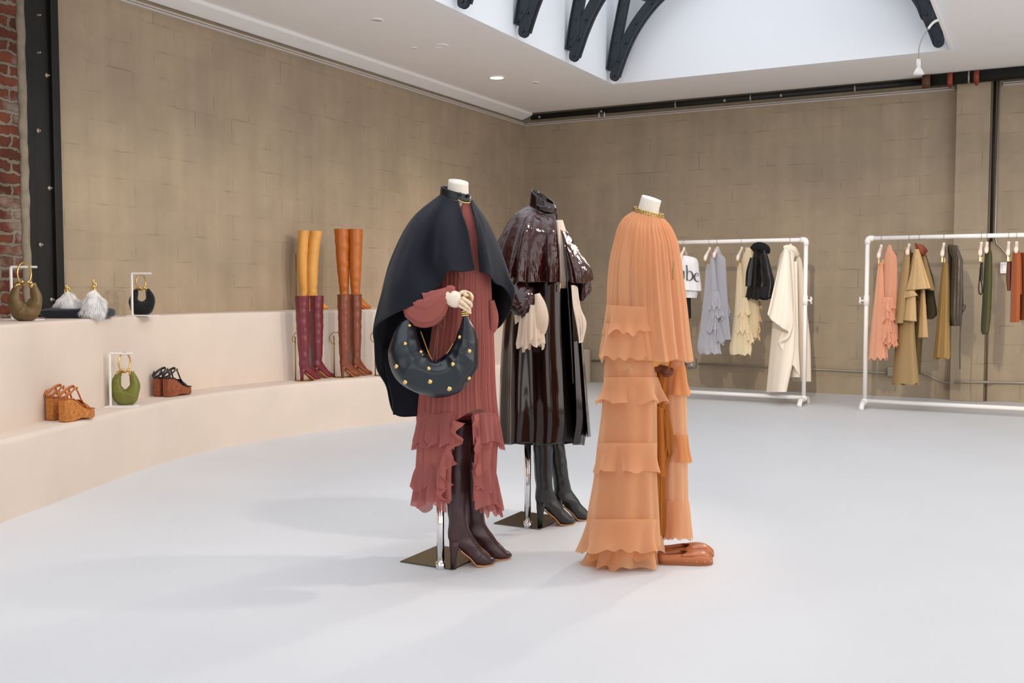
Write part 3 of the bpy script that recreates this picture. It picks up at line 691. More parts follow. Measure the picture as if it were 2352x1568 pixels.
# ---------------- ring handle bags on white stands
def ringbag(cx,ybot,z,m,label,w,h,ringh,gold=1,seed=0,fab=None,dd0=0):
    """cx: pixel centre, ybot: pixel foot, w/h: pixel size of the pouch, ringh: pixel ring height"""
    base=G(cx,ybot,z); D=depth(base)+dd0; t=thing('ring_handle_bag',Vector((base.x,base.y,z)),label,'handbag','ring-handle handbags')
    hw=w/2; y0=ybot-h; dpt=.05
    # pouch: fat U
    P=[(cx-hw*.42,y0+h*.03,0,hw*.14,.016),(cx-hw*.54,y0+h*.2,0,hw*.25,.028),(cx-hw*.64,y0+h*.45,0,hw*.36,.042),(cx-hw*.36,y0+h*.70,0,hw*.50,.05),(cx,y0+h*.76,0,h*.24,.052),
       (cx+hw*.36,y0+h*.70,0,hw*.50,.05),(cx+hw*.64,y0+h*.45,0,hw*.36,.042),(cx+hw*.54,y0+h*.2,0,hw*.25,.028),(cx+hw*.38,y0+h*.03,0,hw*.14,.016)]
    sweep('pouch',D,P,m,t,seed=seed,amp=.05,fr=((3,.6),(5,.5),(9,.3)),n=110,seg=56,cru=.16,cf=16)
    for sx in (-1,1):
        a=K(cx+sx*hw*.47,y0+h*.13,D); b=K(cx+sx*hw*.41,y0+h*.02,D); c=K(cx+sx*hw*.18,y0-h*.02,D)
        MB().tube([a,b],[.019*w/62,.016*w/62],16).mk('gold_cuff',M_gold,t)
        MB().tube([b,c],.008,8).ball(c,.011,10,8).mk('gold_clasp',M_gold,t)
    yc=y0-ringh/2+4; R=(ringh/2)/F*D
    c=K(cx-2,yc,D); vd=Vector((c.x,c.y,0)).normalized(); ax=(Vector((vd.y,-vd.x,0))*.56+vd*.83)
    MB().tube([c+ax*R*math.cos(a)+UP*R*math.sin(a) for a in [2*PI*k/48 for k in range(48)]],.006,10,closed=True).mk('ring_handle',M_gold,t)
    return D,y0,c,R
def bagstand(px,ytop,ybot,z,arm,label,cx,D0=None):
    p=G(px,ybot,z); t=thing('bag_stand',p,label,'stand','white bag display stands'); r=.006
    D=depth(p); q=K(px,ytop,D); q.x,q.y=p.x,p.y; e=q+(G(cx,ybot,z)-p).normalized()*arm
    box('upright',(p.x-r,p.y-r,z),(p.x+r,p.y+r,q.z),M_white,t)
    MB().tube([q,e],.007,4).mk('arm',M_white,t,smooth=False)
    b=G(cx,ybot,z); d=(b-p).normalized(); n=Vector((-d.y,d.x,0)); L_=.17
    poly=[p-d*.02-n*.06,p+d*L_-n*.06,p+d*L_+n*.06,p-d*.02+n*.06]
    MB().prism(poly,(0,0,0),(0,0,.006)).mk('base',M_white,t,smooth=False)
M_ol=mat('olive_leather','#70722c',.5,bs=.5,bsc=16,bd=.01); M_kh=mat('khaki_leather','#6d5836',.5,bs=.5,bsc=14,bd=.01); M_bs=mat('black_suede','#0c0b0d',.95,sheen=.2)
ringbag(288,931,.42,M_ol,'olive green leather bag on lower step, hung from a gold ring',66,80,45,seed=3)
bagstand(254,812,933,.42,.15,'white L-shaped stand behind the olive bag',290)
ringbag(58,737,1.0,M_kh,'khaki brown leather bag on the upper step by the bricks',78,88,50,seed=8)
bagstand(28,613,735,1.0,.16,'white L-shaped stand behind the khaki brown bag',60)
ringbag(326,724,1.0,M_bs,'black suede bag on upper step before the block wall',60,62,36,seed=5)
bagstand(304,628,725,1.0,.14,'white L-shaped stand behind the black suede bag',330)
# ---------------- navy cushion with two fur bags
q=G(175,731,1.0); D=depth(q)
def cush(u,v):
    a=2*PI*u; r=math.sin(v*PI); s=abs(math.cos(a))**.55*(1 if math.cos(a)>0 else -1); c=abs(math.sin(a))**.55*(1 if math.sin(a)>0 else -1)
    cz=math.cos(v*PI); z=.042+.042*(abs(cz)**.5*(1 if cz>0 else -1))*((1-.3*abs(s)**6)*(1-.3*abs(c)**6) if cz>0 else 1)
    p=q+RT*(s*.225*r**.3-.035)+FW*(c*.13*r**.3+.11); p.z=1.0+z*.85+.004*noise.noise(Vector((u*9,v*5,0))); return p
vs,fs=grid(64,24,cush,closed=True); tag(mk('floor_cushion',vs,fs,mat('navy_cushion','#141824',.95,sheen=.2)),'flat navy cushion on upper step under the two fur bags','cushion')
M_fur=sheer('pale_fur','#ffffff',0,.35); M_fur2=mat('pale_fur_under','#fbeee4',1,var=.15,vs=16)
def furbag(cx,yb,hw,h,ring,label,dd=.05,lean=0,zz=1.05):
    Df=D+dd; c0=K(cx,yb,Df); t=thing('fur_bag',Vector((c0.x,c0.y,zz)),label,'handbag','pale fur bags'); rnd=random.Random(cx)
    def body(u,v):
        a=2*PI*u; w=(.35+.65*math.sin(min(1,v*1.25)*PI/2))*(1 if v<.82 else math.sqrt(max(0,1-((v-.82)/.18)**2)))
        x=cx+lean*(1-v)+hw*w*math.cos(a)*(.2+.8*min(1,v*3)**.5); return K(x,yb-h+h*v,Df-.075*w*math.sin(a))
    vs,fs=grid(24,16,body,closed=True); mk('pouch',vs,fs,M_fur2,t)
    hv=[];hf=[]
    for i in range(9000):
        u,v=rnd.random(),rnd.random()**.8; a=body(u,v); b=body(u+.01,v); c=body(u,min(1,v+.02)); nn=(b-a).cross(c-a)
        if nn.length<1e-9: continue
        nn.normalize(); cen=K(cx,yb-h/2,Df); 
        if nn.dot(a-cen)<0: nn=-nn
        clump=noise.noise_vector(a*30)*.02
        ln=.035+.022*rnd.random(); d=(nn*.34+Vector((0,0,-.85))+clump*34+Vector((rnd.uniform(-.25,.25),rnd.uniform(-.25,.25),rnd.uniform(-.2,.25)))).normalized()
        sd=d.cross(Vector((rnd.random(),rnd.random(),rnd.random()))).normalized()*.0011; k=len(hv)
        hv+=[a-sd,a+sd,a+d*ln*.6+sd*.8-UP*.002,a+d*ln-UP*.008,a+d*ln*.6-sd*.8-UP*.002]; hf+=[(k,k+1,k+2,k+4),(k+4,k+2,k+3)]
    o=mk('fur_pile',hv,hf,M_fur,t,smooth=False); o['kind']='stuff'
    top=yb-h
    b=MB()
    for k in range(7):
        yy=top+4-k*ring/7*1.0; c=K(cx+lean+2*math.sin(k*2),yy,Df-.005); ax=(RT*math.cos(k*1.7)+FW*math.sin(k*1.7)).normalized(); r=.014-.0012*k
        b.tube([c+ax*r*math.cos(a)+UP*r*1.3*math.sin(a) for a in [2*PI*j/16 for j in range(16)]],.0045,6,closed=True)
    b.mk('gold_chain',M_gold,t)
furbag(164,722,30,52,18,'pale fur bag on the navy cushion, left one with short gold chain',.10,-10,1.06)
furbag(214,722,23,56,28,'pale fur bag on the navy cushion, right one with taller gold chain',.02,2,1.06)
# ------------------------------------------------------------------ mannequins
def plate_pole(t,D,px,pyb,pyt,corner,label=None,r=.0165,size=.27):
    p=G(px,pyb); q=K(px,pyt,depth(p)); q.x,q.y=p.x,p.y
    MB().tube([p,q],r,24).mk('pole',M_chrome,t)
    c=G(*corner); x0,y0=c.x,c.y
    box('base_plate',(x0,y0-.0,0),(x0+size,y0+size*1.15,.006),M_plate,t,bev=.001)
    MB().tube([p,p+Vector((0,0,.03))],r*1.25,24).mk('pole_socket',M_chrome,t)
def neck(t,D,rows,m=None,name='neck',**k):
    return loft(name,D,rows,m or M_skin,t,nphi=48,nv=16,amp=(0,0),cap=True,**k)
def finger(b,D,pts,r):  # pts (px,py,dd)
    P=[K(x,y,D+d) for x,y,d in pts]
    for i in range(len(P)-1):
        a,c=P[i],P[i+1]; e=(c-a)*.06; b.tube([a+e,a.lerp(c,.5),c-e],[r*(1-.06*i),r*(1.02-.08*i),r*(.92-.08*i)],12); b.ball(c,r*(.86-.08*i),12,8)
def fusehand(name,D,palm,fingers,m,t,vox=.0022):
    b=MB()
    for q in palm: b.ball(K(q[0],q[1],D+q[2]),q[3],16,12,q[4] if len(q)>4 else (1,1,1))
    for pts,r in fingers:
        P=[K(x,y,D+d) for x,y,d in pts]; n=len(P); b.tube(P,[r*(1.05-.28*i/(n-1)) for i in range(n)],12); b.ball(P[-1],r*.77,12,8)
    o=b.mk(name,m,t); r=o.modifiers.new('r','REMESH'); r.mode='VOXEL'; r.voxel_size=vox; r.use_smooth_shade=True
    s=o.modifiers.new('sm','SMOOTH'); s.factor=.6; s.iterations=4
    return o
# ================= first figure: navy cape, mauve dress
D1=4.25
m1=thing('dressed_mannequin',G(1050,1295),'headless mannequin in navy wool cape over mauve pleated dress, holding a bag','mannequin','dressed mannequins')
plate_pole(m1,D1,1012,1306,1120,(919,1291),size=.268)
neck(m1,D1,[(413,1030,420,1076,.044),(420,1029,428,1076,.044),(445,1027,452,1077,.048),(470,1018,475,1083,.055)],tilt=5)
loft('collar',D1,[(427,1014,446,1080,.062),(436,1013,455,1082,.064),(446,1012,463,1083,.066)],M_collar,m1,nphi=64,nv=10,amp=(0,.0),solid=.006,tilt=4)
for x,y in ((1057,446),(1076,449)):
    o=m1; p=K(x,y,D1-.062 if x<1070 else D1-.05); MB().ball(p,.0085,12,8,(1,1,1)).mk('collar_stud',M_collar,m1)
cape=[[(1053,463,-.065),(1064,496,-.125),(1076,533,-.16),(1084,584,-.185),(1090,620,-.19)],
 [(1045,461,-.068),(1050,520,-.155),(1058,580,-.2),(1063,624,-.215)],
 [(1037,458,-.065),(1022,520,-.18),(1018,580,-.225),(1031,623,-.235)],
 [(1028,454,-.06),(998,520,-.135),(990,600,-.165),(1010,655,-.215)],
 [(1021,450,-.045),(970,520,-.17),(940,620,-.25),(962,693,-.275)],
 [(1017,447,-.03),(950,520,-.12),(905,650,-.2),(905,721,-.215)],
 [(1014,446,-.01),(945,508,-.05),(892,630,-.1),(865,746,-.1)],
 [(1014,446,.01),(946,505,.0),(900,596,-.02),(876,690,-.03),(862,757,-.04),(865,775,-.03)],
 [(1016,446,.03),(950,508,.05),(905,600,.05),(880,700,.03),(867,770,.02),(872,800,.02),(862,845,.01)],
 [(1020,446,.05),(960,520,.11),(915,640,.13),(890,740,.12),(880,820,.10),(888,889,.09)],
 [(1026,446,.06),(980,540,.16),(935,700,.17),(910,840,.14),(906,950,.12)],
 [(1036,446,.07),(1005,560,.19),(970,740,.2),(950,880,.17),(957,956,.15)],
 [(1052,448,.07),(1045,560,.2),(1035,740,.21),(1020,880,.19),(1015,950,.18)],
 [(1070,452,.065),(1095,540,.18),(1115,660,.2),(1115,760,.18),(1100,830,.17)],
 [(1080,456,.045),(1122,540,.13),(1150,640,.15),(1150,710,.13),(1133,766,.11)],
 [(1084,460,.02),(1118,515,.06),(1158,610,.08),(1172,670,.07),(1155,745,.06)],
 [(1085,461,-.005),(1117,506,.0),(1146,566,.0),(1172,640,-.01),(1181,667,-.02),(1175,700,-.01)],
 [(1086,462,-.02),(1113,505,-.04),(1138,570,-.06),(1155,630,-.06),(1158,661,-.06)],
 [(1086,463,-.035),(1108,510,-.08),(1126,580,-.11),(1133,625,-.12),(1137,650,-.115)],
 [(1085,464,-.045),(1102,512,-.1),(1118,580,-.135),(1122,629,-.15)],
 [(1081,465,-.055),(1091,502,-.115),(1098,545,-.135),(1099,584,-.145),(1102,625,-.15)]]
patch('cape',D1,cape,M_navy,m1,nu=160,nv=70,amp=.012,fr=((5,.6),(8,.45)),solid=.006,label='navy wool cape')
patch('cape_tail',D1,[[(876,800,.06),(890,870,.07),(900,915,.075),(903,952,.08)],[(905,800,.09),(915,880,.1),(925,920,.1),(930,953,.1)],[(945,800,.1),(950,880,.11),(958,920,.11),(968,957,.11)],[(985,800,.1),(990,900,.11),(1000,957,.11)]],M_navy,m1,nu=30,nv=30,solid=.005)
MP1=M_mauve
loft('dress_body',D1,[(462,1052,467,1083,.045),(490,1040,1095,.085),(520,1030,1108,.11),(600,1006,1126,.125),(700,998,1131,.13),(800,985,1136,.135),(900,963,1140,.14),(965,957,1146,.145)],
     MP1,m1,nphi=520,nv=50,fr=((34,.5),(55,.3),(9,.5),(5,.4)),amp=(.002,.009),seed=4,sharp=1,hfn=lambda a:-26*math.exp(-((a-58)/26)**2)+6*math.exp(-((a-100)/14)**2))
# swag of the lifted hem
A1=dict(nphi=260,sharp=0)
M1_=M_mauve
def skirt(name,rows,span,m=None,**k):
    kw=dict(nphi=220,nv=34,fr=((13,.55),(21,.35),(6,.5)),amp=(.004,.012),seed=9); kw.update(k)
    return loft(name,D1,rows,m or M_mauve,m1,span=span,**kw)
skirt('dress_skirt',[(955,957,1147,.14),(1020,960,1142,.145),(1090,958,1138,.145),(1150,962,1134,.14)],(97,424),m=M_mauve)
skirt('ruffle',[(948,960,1143,.145),(985,953,1148,.16),(1018,949,1152,.17)],(96,428),amp=(.003,.016),hem=7,seed=12,m=M_mauve2,topw=2)
skirt('ruffle',[(955,960,1142,.142),(990,955,1147,.155),(1024,951,1150,.165)],(94,430),amp=(.003,.018),hem=8,seed=15,m=M_mauve2)
skirt('ruffle',[(1078,962,1131,.145),(1125,952,1142,.16),(1163,948,1147,.168)],(104,424),amp=(.003,.016),hem=10,seed=17,m=M_mauve2)
skirt('ruffle',[(1062,960,1133,.14),(1090,951,1141,.155),(1122,948,1145,.165)],(104,424),amp=(.003,.018),hem=7,seed=21,m=M_mauve2)
skirt('ruffle',[(1110,1088,1134,.06),(1150,1095,1142,.07),(1180,1102,1150,.08)],(-60,140),amp=(.002,.014),hem=7,seed=23,m=M_mauve2)
# cascading frill down the slit edge
def frill(name,D,spine,w0,w1,m,t,n=90,waves=6,seed=1,dep=.03,side=1):
    P=[cr(spine,i/n) for i in range(n+1)]
    def fn(u,v):
        i=round(v*n); x,y,d=P[i]; ph=v*waves*2*PI+seed
        w=(w0+(w1-w0)*(.5+.35*math.sin(ph+.4)+.15*math.sin(ph*2.3)))*side
        xx=x+w*u+4*math.sin(ph)*u; yy=y+3*math.cos(ph)*u+w1*.25*u
        return K(xx,yy,D+d+dep*math.sin(ph)*u)
    vs,fs=grid(10,n,fn); return mk(name,vs,fs,m,t)
frill('frill',D1,[(1040,965,-.165),(1030,1010,-.16),(1012,1060,-.155),(1004,1110,-.155),(1000,1150,-.15)],14,34,M_mauve,m1,seed=2,waves=4)
frill('frill',D1,[(1100,950,-.14),(1104,1010,-.14),(1106,1070,-.13),(1108,1120,-.13)],6,20,M_mauve,m1,seed=4,waves=3,side=-1)
# sleeve
sweep('sleeve',D1,[(922,686,-.17,10,.03),(940,694,-.2,26,.05),(958,704,-.215,38,.062),(975,709,-.225,41,.066),(992,702,-.232,38,.06),(1008,689,-.24,28,.048),(1022,676,-.243,17,.034),(1031,668,-.243,11,.024)],M_mauve,m1,amp=.075,fr=((7,.5),(12,.5),(18,.25)),n=110,seg=120,label='gathered mauve sleeve')
sweep('sleeve_cuff',D1,[(1024,660,-.235,5,.02),(1031,666,-.243,13,.028),(1036,671,-.246,14,.03),(1040,674,-.248,10,.022)],M_mauve,m1,amp=.1,fr=((9,.5),(14,.5)),n=24,seg=60)
sweep('far_sleeve',D1,[(1128,690,-.02,8,.03),(1133,725,-.02,12,.04),(1132,752,-.02,10,.03),(1128,768,-.02,3,.01)],M_mauve,m1,amp=.1,n=24)
# hand holding the bag
sweep('hand',D1,[(1016,671,-.245,8,.016),(1024,676,-.255,13,.02),(1036,683,-.262,18,.0225),(1047,688,-.265,19,.021),(1056,690,-.266,15,.016),(1061,690,-.266,8,.009)],M_hand,m1,n=40,amp=.01)
b=MB()
finger(b,D1,[(1064,676,-.268),(1074,677,-.268),(1084,680,-.26),(1083,690,-.245)],.0085)
finger(b,D1,[(1061,684,-.275),(1071,690,-.282),(1081,697,-.272),(1082,704,-.255)],.0088)
finger(b,D1,[(1056,691,-.28),(1066,698,-.287),(1076,707,-.275),(1079,713,-.26)],.0086)
finger(b,D1,[(1053,700,-.275),(1063,706,-.28),(1073,713,-.27),(1080,718,-.26)],.0078)
finger(b,D1,[(1055,676,-.248),(1064,670,-.243),(1074,672,-.243),(1082,676,-.245)],.009)
b.mk('fingers',M_wood,m1)
c=K(1074,680,D1-.27); MB().tube([c+(RT*.5-FW*.2)*.013*math.cos(a)*1.6+UP*.0125*math.sin(a) for a in [2*PI*k/20 for k in range(20)]],.0035,8,closed=True).mk('ring',M_brass,m1)
# cords
line('cord',D1,[(1009,726,-.22),(1003,770,-.25),(997,810,-.26),(991,842,-.262)],.0022,M_cord,m1)
line('cord',D1,[(1008,728,-.22),(1006,770,-.25),(1003,820,-.26),(1001,858,-.262)],.0022,M_cord,m1)
line('cord',D1,[(1012,712,-.23),(1022,740,-.25),(1020,752,-.25),(1012,748,-.24),(1008,730,-.23)],.002,M_cord,m1)
line('charm',D1,[(991,841,-.262),(989,848,-.262),(991,854,-.262)],.0035,M_gold,m1)
line('charm',D1,[(1000,858,-.262),(998,866,-.262),(1001,873,-.262)],.0035,M_gold,m1)
line('necklace',D1,[(1052,628,-.15),(1058,645,-.18),(1067,671,-.25)],.0018,M_cord,m1)
line('neck_trim',D1,[(1052,459,-.07),(1062,464,-.068),(1073,466,-.062),(1080,465,-.055)],.003,M_gold,m1)
p=G(1033,1307); boot('boot',p,AR+.42,.87,.62,.056,M_burg,m1,seed=2,heelh=.125,lean=(.02,0),bend=-.01)
p=G(1074,1290); boot('boot',p,AR+.3,.84,.62,.052,M_burg,m1,seed=6,heelh=.125,lean=(-.03,0))
# ---- the handbag
bag=thing('studded_hobo_bag',K(1000,905,D1-.23),'dark blue leather crescent bag with gold studs, held by the mannequin in the navy cape','handbag')
bo=sweep('bag_body',D1,[(1068,722,-.255,5,.014),(1070,738,-.255,10,.022),(1072,762,-.255,19,.034),(1070,795,-.25,27,.046),(1056,838,-.245,38,.056),(1022,866,-.24,42,.06),(985,866,-.24,40,.06),(950,847,-.235,43,.058),(932,815,-.225,38,.05),(930,780,-.215,30,.04),(936,750,-.205,20,.03),(944,730,-.2,11,.02)],M_bag,bag,seg=72,n=160,amp=.03,fr=((5,.6),(8,.6)),cru=.10,cf=11)
for x,y,r in ((941,747,.0085),(931,789,.009),(967,808,.0085),(911,841,.0095),(985,846,.0095),(931,877,.0105),(988,876,.0105),(1032,892,.0115),(1040,836,.0095),(1078,806,.0095),(1056,774,.009),(1077,868,.009)):
    h,n=hit(bo,x,y)
    if h is None: h=K(x,y,D1-.28)
    MB().ball(h,r,14,10).mk('stud',M_gold,bag)
for dy in (0,5,10): 
    c=K(1067,714+dy,D1-.255); MB().tube([c+RT*.0165*math.cos(a)+FW*.015*math.sin(a)+UP*.002*math.cos(a) for a in [2*PI*k/20 for k in range(20)]],.0035,8,closed=True).mk('gold_coil',M_gold,bag)
line('handle_tab',D1,[(1069,728,-.255),(1066,716,-.255),(1062,706,-.255)],.009,M_bag,bag)
line('zip',D1,[(966,760,-.235),(975,785,-.25),(985,812,-.27),(992,825,-.28)],.0025,M_brass,bag)
line('zip',D1,[(1041,788,-.27),(1034,800,-.275),(1026,812,-.28)],.0025,M_brass,bag)
# ================= second figure: patent coat
D2=4.97
m2=thing('dressed_mannequin',G(1245,1205),'headless mannequin in glossy dark oxblood patent cape coat and black boots','mannequin','dressed mannequins')
plate_pole(m2,D2,1212,1211,990,(1134,1203),size=.262)
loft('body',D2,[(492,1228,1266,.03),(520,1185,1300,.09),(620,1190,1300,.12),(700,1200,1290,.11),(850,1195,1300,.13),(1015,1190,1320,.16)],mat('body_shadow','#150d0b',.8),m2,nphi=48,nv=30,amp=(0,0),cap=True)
neck(m2,D2,[(452,1234,468,1264,.03),(470,1230,480,1270,.04)])
loft('collar',D2,[(436,1221,468,1273,.05),(447,1219,477,1276,.054),(464,1217,490,1278,.058),(482,1214,507,1281,.067)],M_pat2,m2,nphi=72,nv=14,amp=(.001,.002),solid=.005,tilt=6,label='tall tilted patent collar')
loft('collar_strap',D2,[(463,1223,472,1277,.066),(474,1222,487,1279,.068)],M_pat2,m2,nphi=60,nv=4,amp=(0,0),span=(-20,150),solid=.004,tilt=6)
cape=[[(1276,500,-.055),(1279,520,-.09),(1283,560,-.125),(1286,604,-.15),(1286,647,-.16)],
 [(1268,500,-.06),(1270,530,-.12),(1272,570,-.15),(1273,610,-.175),(1272,648,-.18)],
 [(1258,497,-.062),(1256,530,-.14),(1255,570,-.165),(1254,610,-.185),(1254,647,-.195)],
 [(1248,493,-.062),(1240,530,-.15),(1236,570,-.18),(1232,610,-.2),(1228,648,-.21)],
 [(1238,488,-.06),(1222,520,-.15),(1212,565,-.2),(1206,610,-.225),(1203,649,-.235)],
 [(1230,480,-.05),(1205,510,-.14),(1190,560,-.2),(1180,605,-.23),(1176,638,-.24)],
 [(1222,474,-.03),(1190,500,-.1),(1165,550,-.14),(1152,595,-.16),(1150,624,-.17)],
 [(1217,471,-.01),(1182,492,-.03),(1158,534,-.05),(1141,572,-.06),(1136,618,-.06)],
 [(1217,470,.02),(1186,492,.05),(1162,540,.06),(1148,585,.06),(1142,625,.05)],
 [(1225,470,.04),(1205,500,.12),(1190,560,.17),(1180,610,.19),(1176,640,.19)],
 [(1245,474,.055),(1240,520,.16),(1238,570,.2),(1236,610,.21),(1235,640,.21)],
 [(1265,482,.05),(1280,530,.14),(1295,580,.18),(1303,620,.18),(1305,640,.18)],
 [(1276,492,.03),(1300,530,.08),(1325,580,.1),(1342,620,.1),(1345,645,.1)],
 [(1279,497,.01),(1303,532,.01),(1328,577,.01),(1352,616,.0),(1357,640,.0)],
 [(1280,500,-.01),(1300,535,-.03),(1322,580,-.05),(1342,622,-.06),(1346,652,-.06)],
 [(1280,501,-.025),(1296,538,-.06),(1311,580,-.09),(1325,620,-.105),(1332,650,-.11)],
 [(1280,502,-.035),(1292,536,-.075),(1300,570,-.1),(1311,610,-.12),(1318,650,-.125)],
 [(1279,503,-.04),(1288,530,-.06),(1297,560,-.06),(1304,600,-.06),(1308,645,-.06)]]
patch('shoulder_cape',D2,cape,M_pat,m2,nu=260,nv=80,amp=.034,fr=((7,.6),(12,.4),(21,.15)),solid=.003,label='crinkled patent shoulder cape')
loft('blouse',D2,[(505,1272,1292,.06),(545,1262,1302,.085),(600,1262,1304,.1),(630,1266,1306,.1),(650,1268,1301,.09),(662,1274,1296,.08)],M_cream,m2,nphi=120,nv=30,fr=((11,.6),(19,.4)),amp=(.002,.008),label='cream blouse front',seed=6)
loft('coat_shell',D2,[(560,1195,1314,.12),(650,1174,1324,.16),(760,1156,1332,.19),(880,1149,1340,.21),(960,1147,1344,.22),(1020,1147,1336,.22)],M_pat2,m2,nphi=420,nv=80,span=(60,394),fr=((4,.5),(7,.5),(11,.2)),amp=(.004,.024),seed=33,hem=2,solid=.003,label='glossy black patent coat body')
loft('coat_back',D2,[(600,1255,1325,.12),(760,1250,1338,.19),(880,1245,1348,.22),(1003,1240,1359,.24)],M_pat2,m2,nphi=160,nv=60,span=(-100,25),fr=((5,.6),(3,.5)),amp=(.002,.01),seed=37,solid=.003)
line('front_seam',D2,[(1296,560,-.1),(1302,640,-.15),(1310,760,-.19),(1316,880,-.2)],.004,M_pat2,m2)
sweep('near_sleeve',D2,[(1185,650,-.16,26,.06),(1192,672,-.19,30,.065),(1203,690,-.22,28,.06),(1204,706,-.235,25,.055),(1190,716,-.235,20,.05)],M_pat,m2,amp=.07,n=40,label='crumpled patent sleeve')
MB().tube([K(1173,700,D2-.2),K(1210,727,D2-.24)],[.022,.026],16,flat=.5).mk('glove_cuff',M_blk,m2)
sweep('far_sleeve',D2,[(1338,640,.02,18,.06),(1343,660,.0,16,.055),(1341,676,-.01,12,.05),(1336,692,-.02,4,.02)],M_pat,m2,amp=.1,n=24)
sweep('lace_cuff',D2,[(1234,674,-.235,6,.02),(1240,700,-.25,14,.03),(1243,730,-.255,17,.035),(1240,760,-.25,14,.03),(1233,778,-.245,6,.02)],M_cream,m2,amp=.1,n=30,label='cream chiffon cuff')
loft('cuff_ruffle',D2-.24,[(712,1196,1236,.03),(745,1193,1243,.05),(780,1190,1249,.06),(794,1189,1250,.065)],M_cream,m2,nphi=160,nv=24,fr=((9,.6),(15,.4)),amp=(.003,.014),hem=7,seed=41)
loft('cuff_ruffle',D2-.25,[(700,1210,1230,.03),(740,1203,1236,.05),(775,1199,1240,.055)],M_cream,m2,nphi=120,nv=20,fr=((7,.6),(11,.4)),amp=(.002,.01),hem=5,seed=44)
patch('cuff_tie',D2,[[(1198,785,-.24),(1199,810,-.24)],[(1207,785,-.245),(1206,808,-.245)]],M_cream,m2,nu=4,nv=8)
patch('cuff_point',D2,[[(1181,722,-.22),(1183,745,-.23)],[(1190,724,-.23),(1192,738,-.235)],[(1200,726,-.235),(1202,730,-.24)]],M_cream,m2,nu=10,nv=8)
patch('far_cuff',D2,[[(1312,655,-.15),(1316,700,-.17),(1324,745,-.18),(1330,788,-.18)],[(1320,655,-.12),(1327,700,-.13),(1335,740,-.14),(1336,786,-.15)],[(1327,660,-.1),(1333,705,-.1),(1346,742,-.1),(1338,785,-.12)],[(1326,665,-.06),(1332,705,-.05),(1340,742,-.05),(1334,780,-.08)]],M_cream,m2,nu=30,nv=40,amp=.008,label='far cream cuff')
line('charm',D2,[(1287,652,-.16),(1286,660,-.165),(1285,668,-.165)],.003,M_gold,m2)
p=G(1233,1211); boot('boot',p,AR+.4,.9,.56,.056,M_blk,m2,seed=2,heelh=.125,lean=(-.01,0))
p=G(1275,1199); boot('boot',p,AR+.35,.88,.56,.05,M_blk,m2,seed=6,heelh=.125,lean=(-.06,0))
# ================= third figure: peach robe
D3=4.32
m3=thing('dressed_mannequin',G(1470,1292),'headless mannequin in sheer peach tiered chiffon gown with gold neckline','mannequin','dressed mannequins')
neck(m3,D3,[(448,1475,462,1519,.042),(452,1473,465,1518,.043),(478,1465,490,1513,.047),(492,1458,502,1520,.052)],tilt=3)
loft('body',D3,[(488,1460,500,1518,.05),(515,1440,525,1530,.085),(560,1440,1545,.11),(620,1450,1545,.115),(690,1460,1535,.1),(770,1450,1545,.13),(840,1455,1536,.11),(850,1470,1520,.06)],M_dummy,m3,nphi=60,nv=40,amp=(0,0),cap=True,label='opaque inner body')
sweep('arm',D3,[(1446,512,.0,16,.045),(1440,560,-.01,20,.045),(1436,640,-.02,18,.042),(1434,720,-.04,15,.036),(1432,800,-.06,11,.03),(1430,822,-.06,9,.02)],M_wood,m3,n=50,label='pale arm seen through the chiffon')
fusehand('hand',D3,[(1428,828,-.10,.024),(1430,838,-.10,.026),(1434,846,-.1,.02),(1424,842,-.1,.02)],[([(1424,845,-.1),(1424,858,-.1),(1425,872,-.1)],.009),([(1430,848,-.1),(1431,862,-.1),(1432,878,-.1)],.0095),([(1436,848,-.1),(1438,862,-.1),(1440,875,-.1)],.009),([(1441,846,-.1),(1444,858,-.1),(1447,868,-.1)],.008),([(1440,836,-.11),(1447,846,-.115),(1451,856,-.115)],.0095)],M_skin,m3)
c=[((480-8),1457,(500-6),1522)]
loft('neck_beads',D3,[(474,1457,492,1522,.06),(483,1455,501,1523,.064)],M_beads,m3,nphi=120,nv=8,fr=((30,.5),(47,.4)),amp=(.002,.002),solid=.007,tilt=3,label='gold beaded neckline')
TOP=dict(fr=((17,.45),(29,.3),(7,.5)),amp=(.002,.012),nphi=420,nv=80)
def topper(name,D,rows,m,seed,**k):
    kw=dict(TOP); kw.update(k); return loft(name,D,rows,m,m3,seed=seed,**kw)
topper('cape_layer',D3,[(484,1456,500,1523,.064),(500,1434,514,1536,.09),(522,1421,530,1545,.12),(560,1411,1557,.145),(600,1402,1564,.16),(660,1397,1572,.17),(720,1396,1579,.175),(780,1402,1585,.18),(829,1410,1591,.185)],M_peach,51,gath=(46,.0035),hem=3)
topper('under_layer',D3,[(486,1464,502,1520,.06),(520,1452,528,1540,.09),(600,1450,1556,.115),(700,1450,1568,.125),(825,1448,1576,.13)],M_peach2,55,hem=3)
RUF=dict(nphi=320,nv=26,fr=((5,.6),(8,.45),(3,.4)),amp=(.003,.027),pw=1.4,hemf=(5,8,13))
def ruf(name,D,rows,m,seed,**k):
    kw=dict(RUF); kw.update(k); return loft(name,D,rows,m,m3,seed=seed,**kw)
S1=(35,330)
ruf('sleeve_ruffle',D3-.06,[(700,1393,706,1511,.125),(735,1388,738,1513,.13),(765,1381,762,1520,.145)],M_peach,61,hem=9)
ruf('sleeve_ruffle',D3-.06,[(742,1388,745,1509,.125),(785,1379,785,1509,.135),(824,1370,824,1512,.15)],M_peach,63,hem=9)
ruf('sleeve_panel',D3-.05,[(780,1394,1503,.10),(860,1389,1507,.12),(930,1386,1507,.125),(1020,1376,1507,.13),(1100,1368,1506,.135),(1190,1354,1510,.14),(1255,1350,1512,.145)],M_peach,66,nv=60,hem=5,amp=(.004,.012))
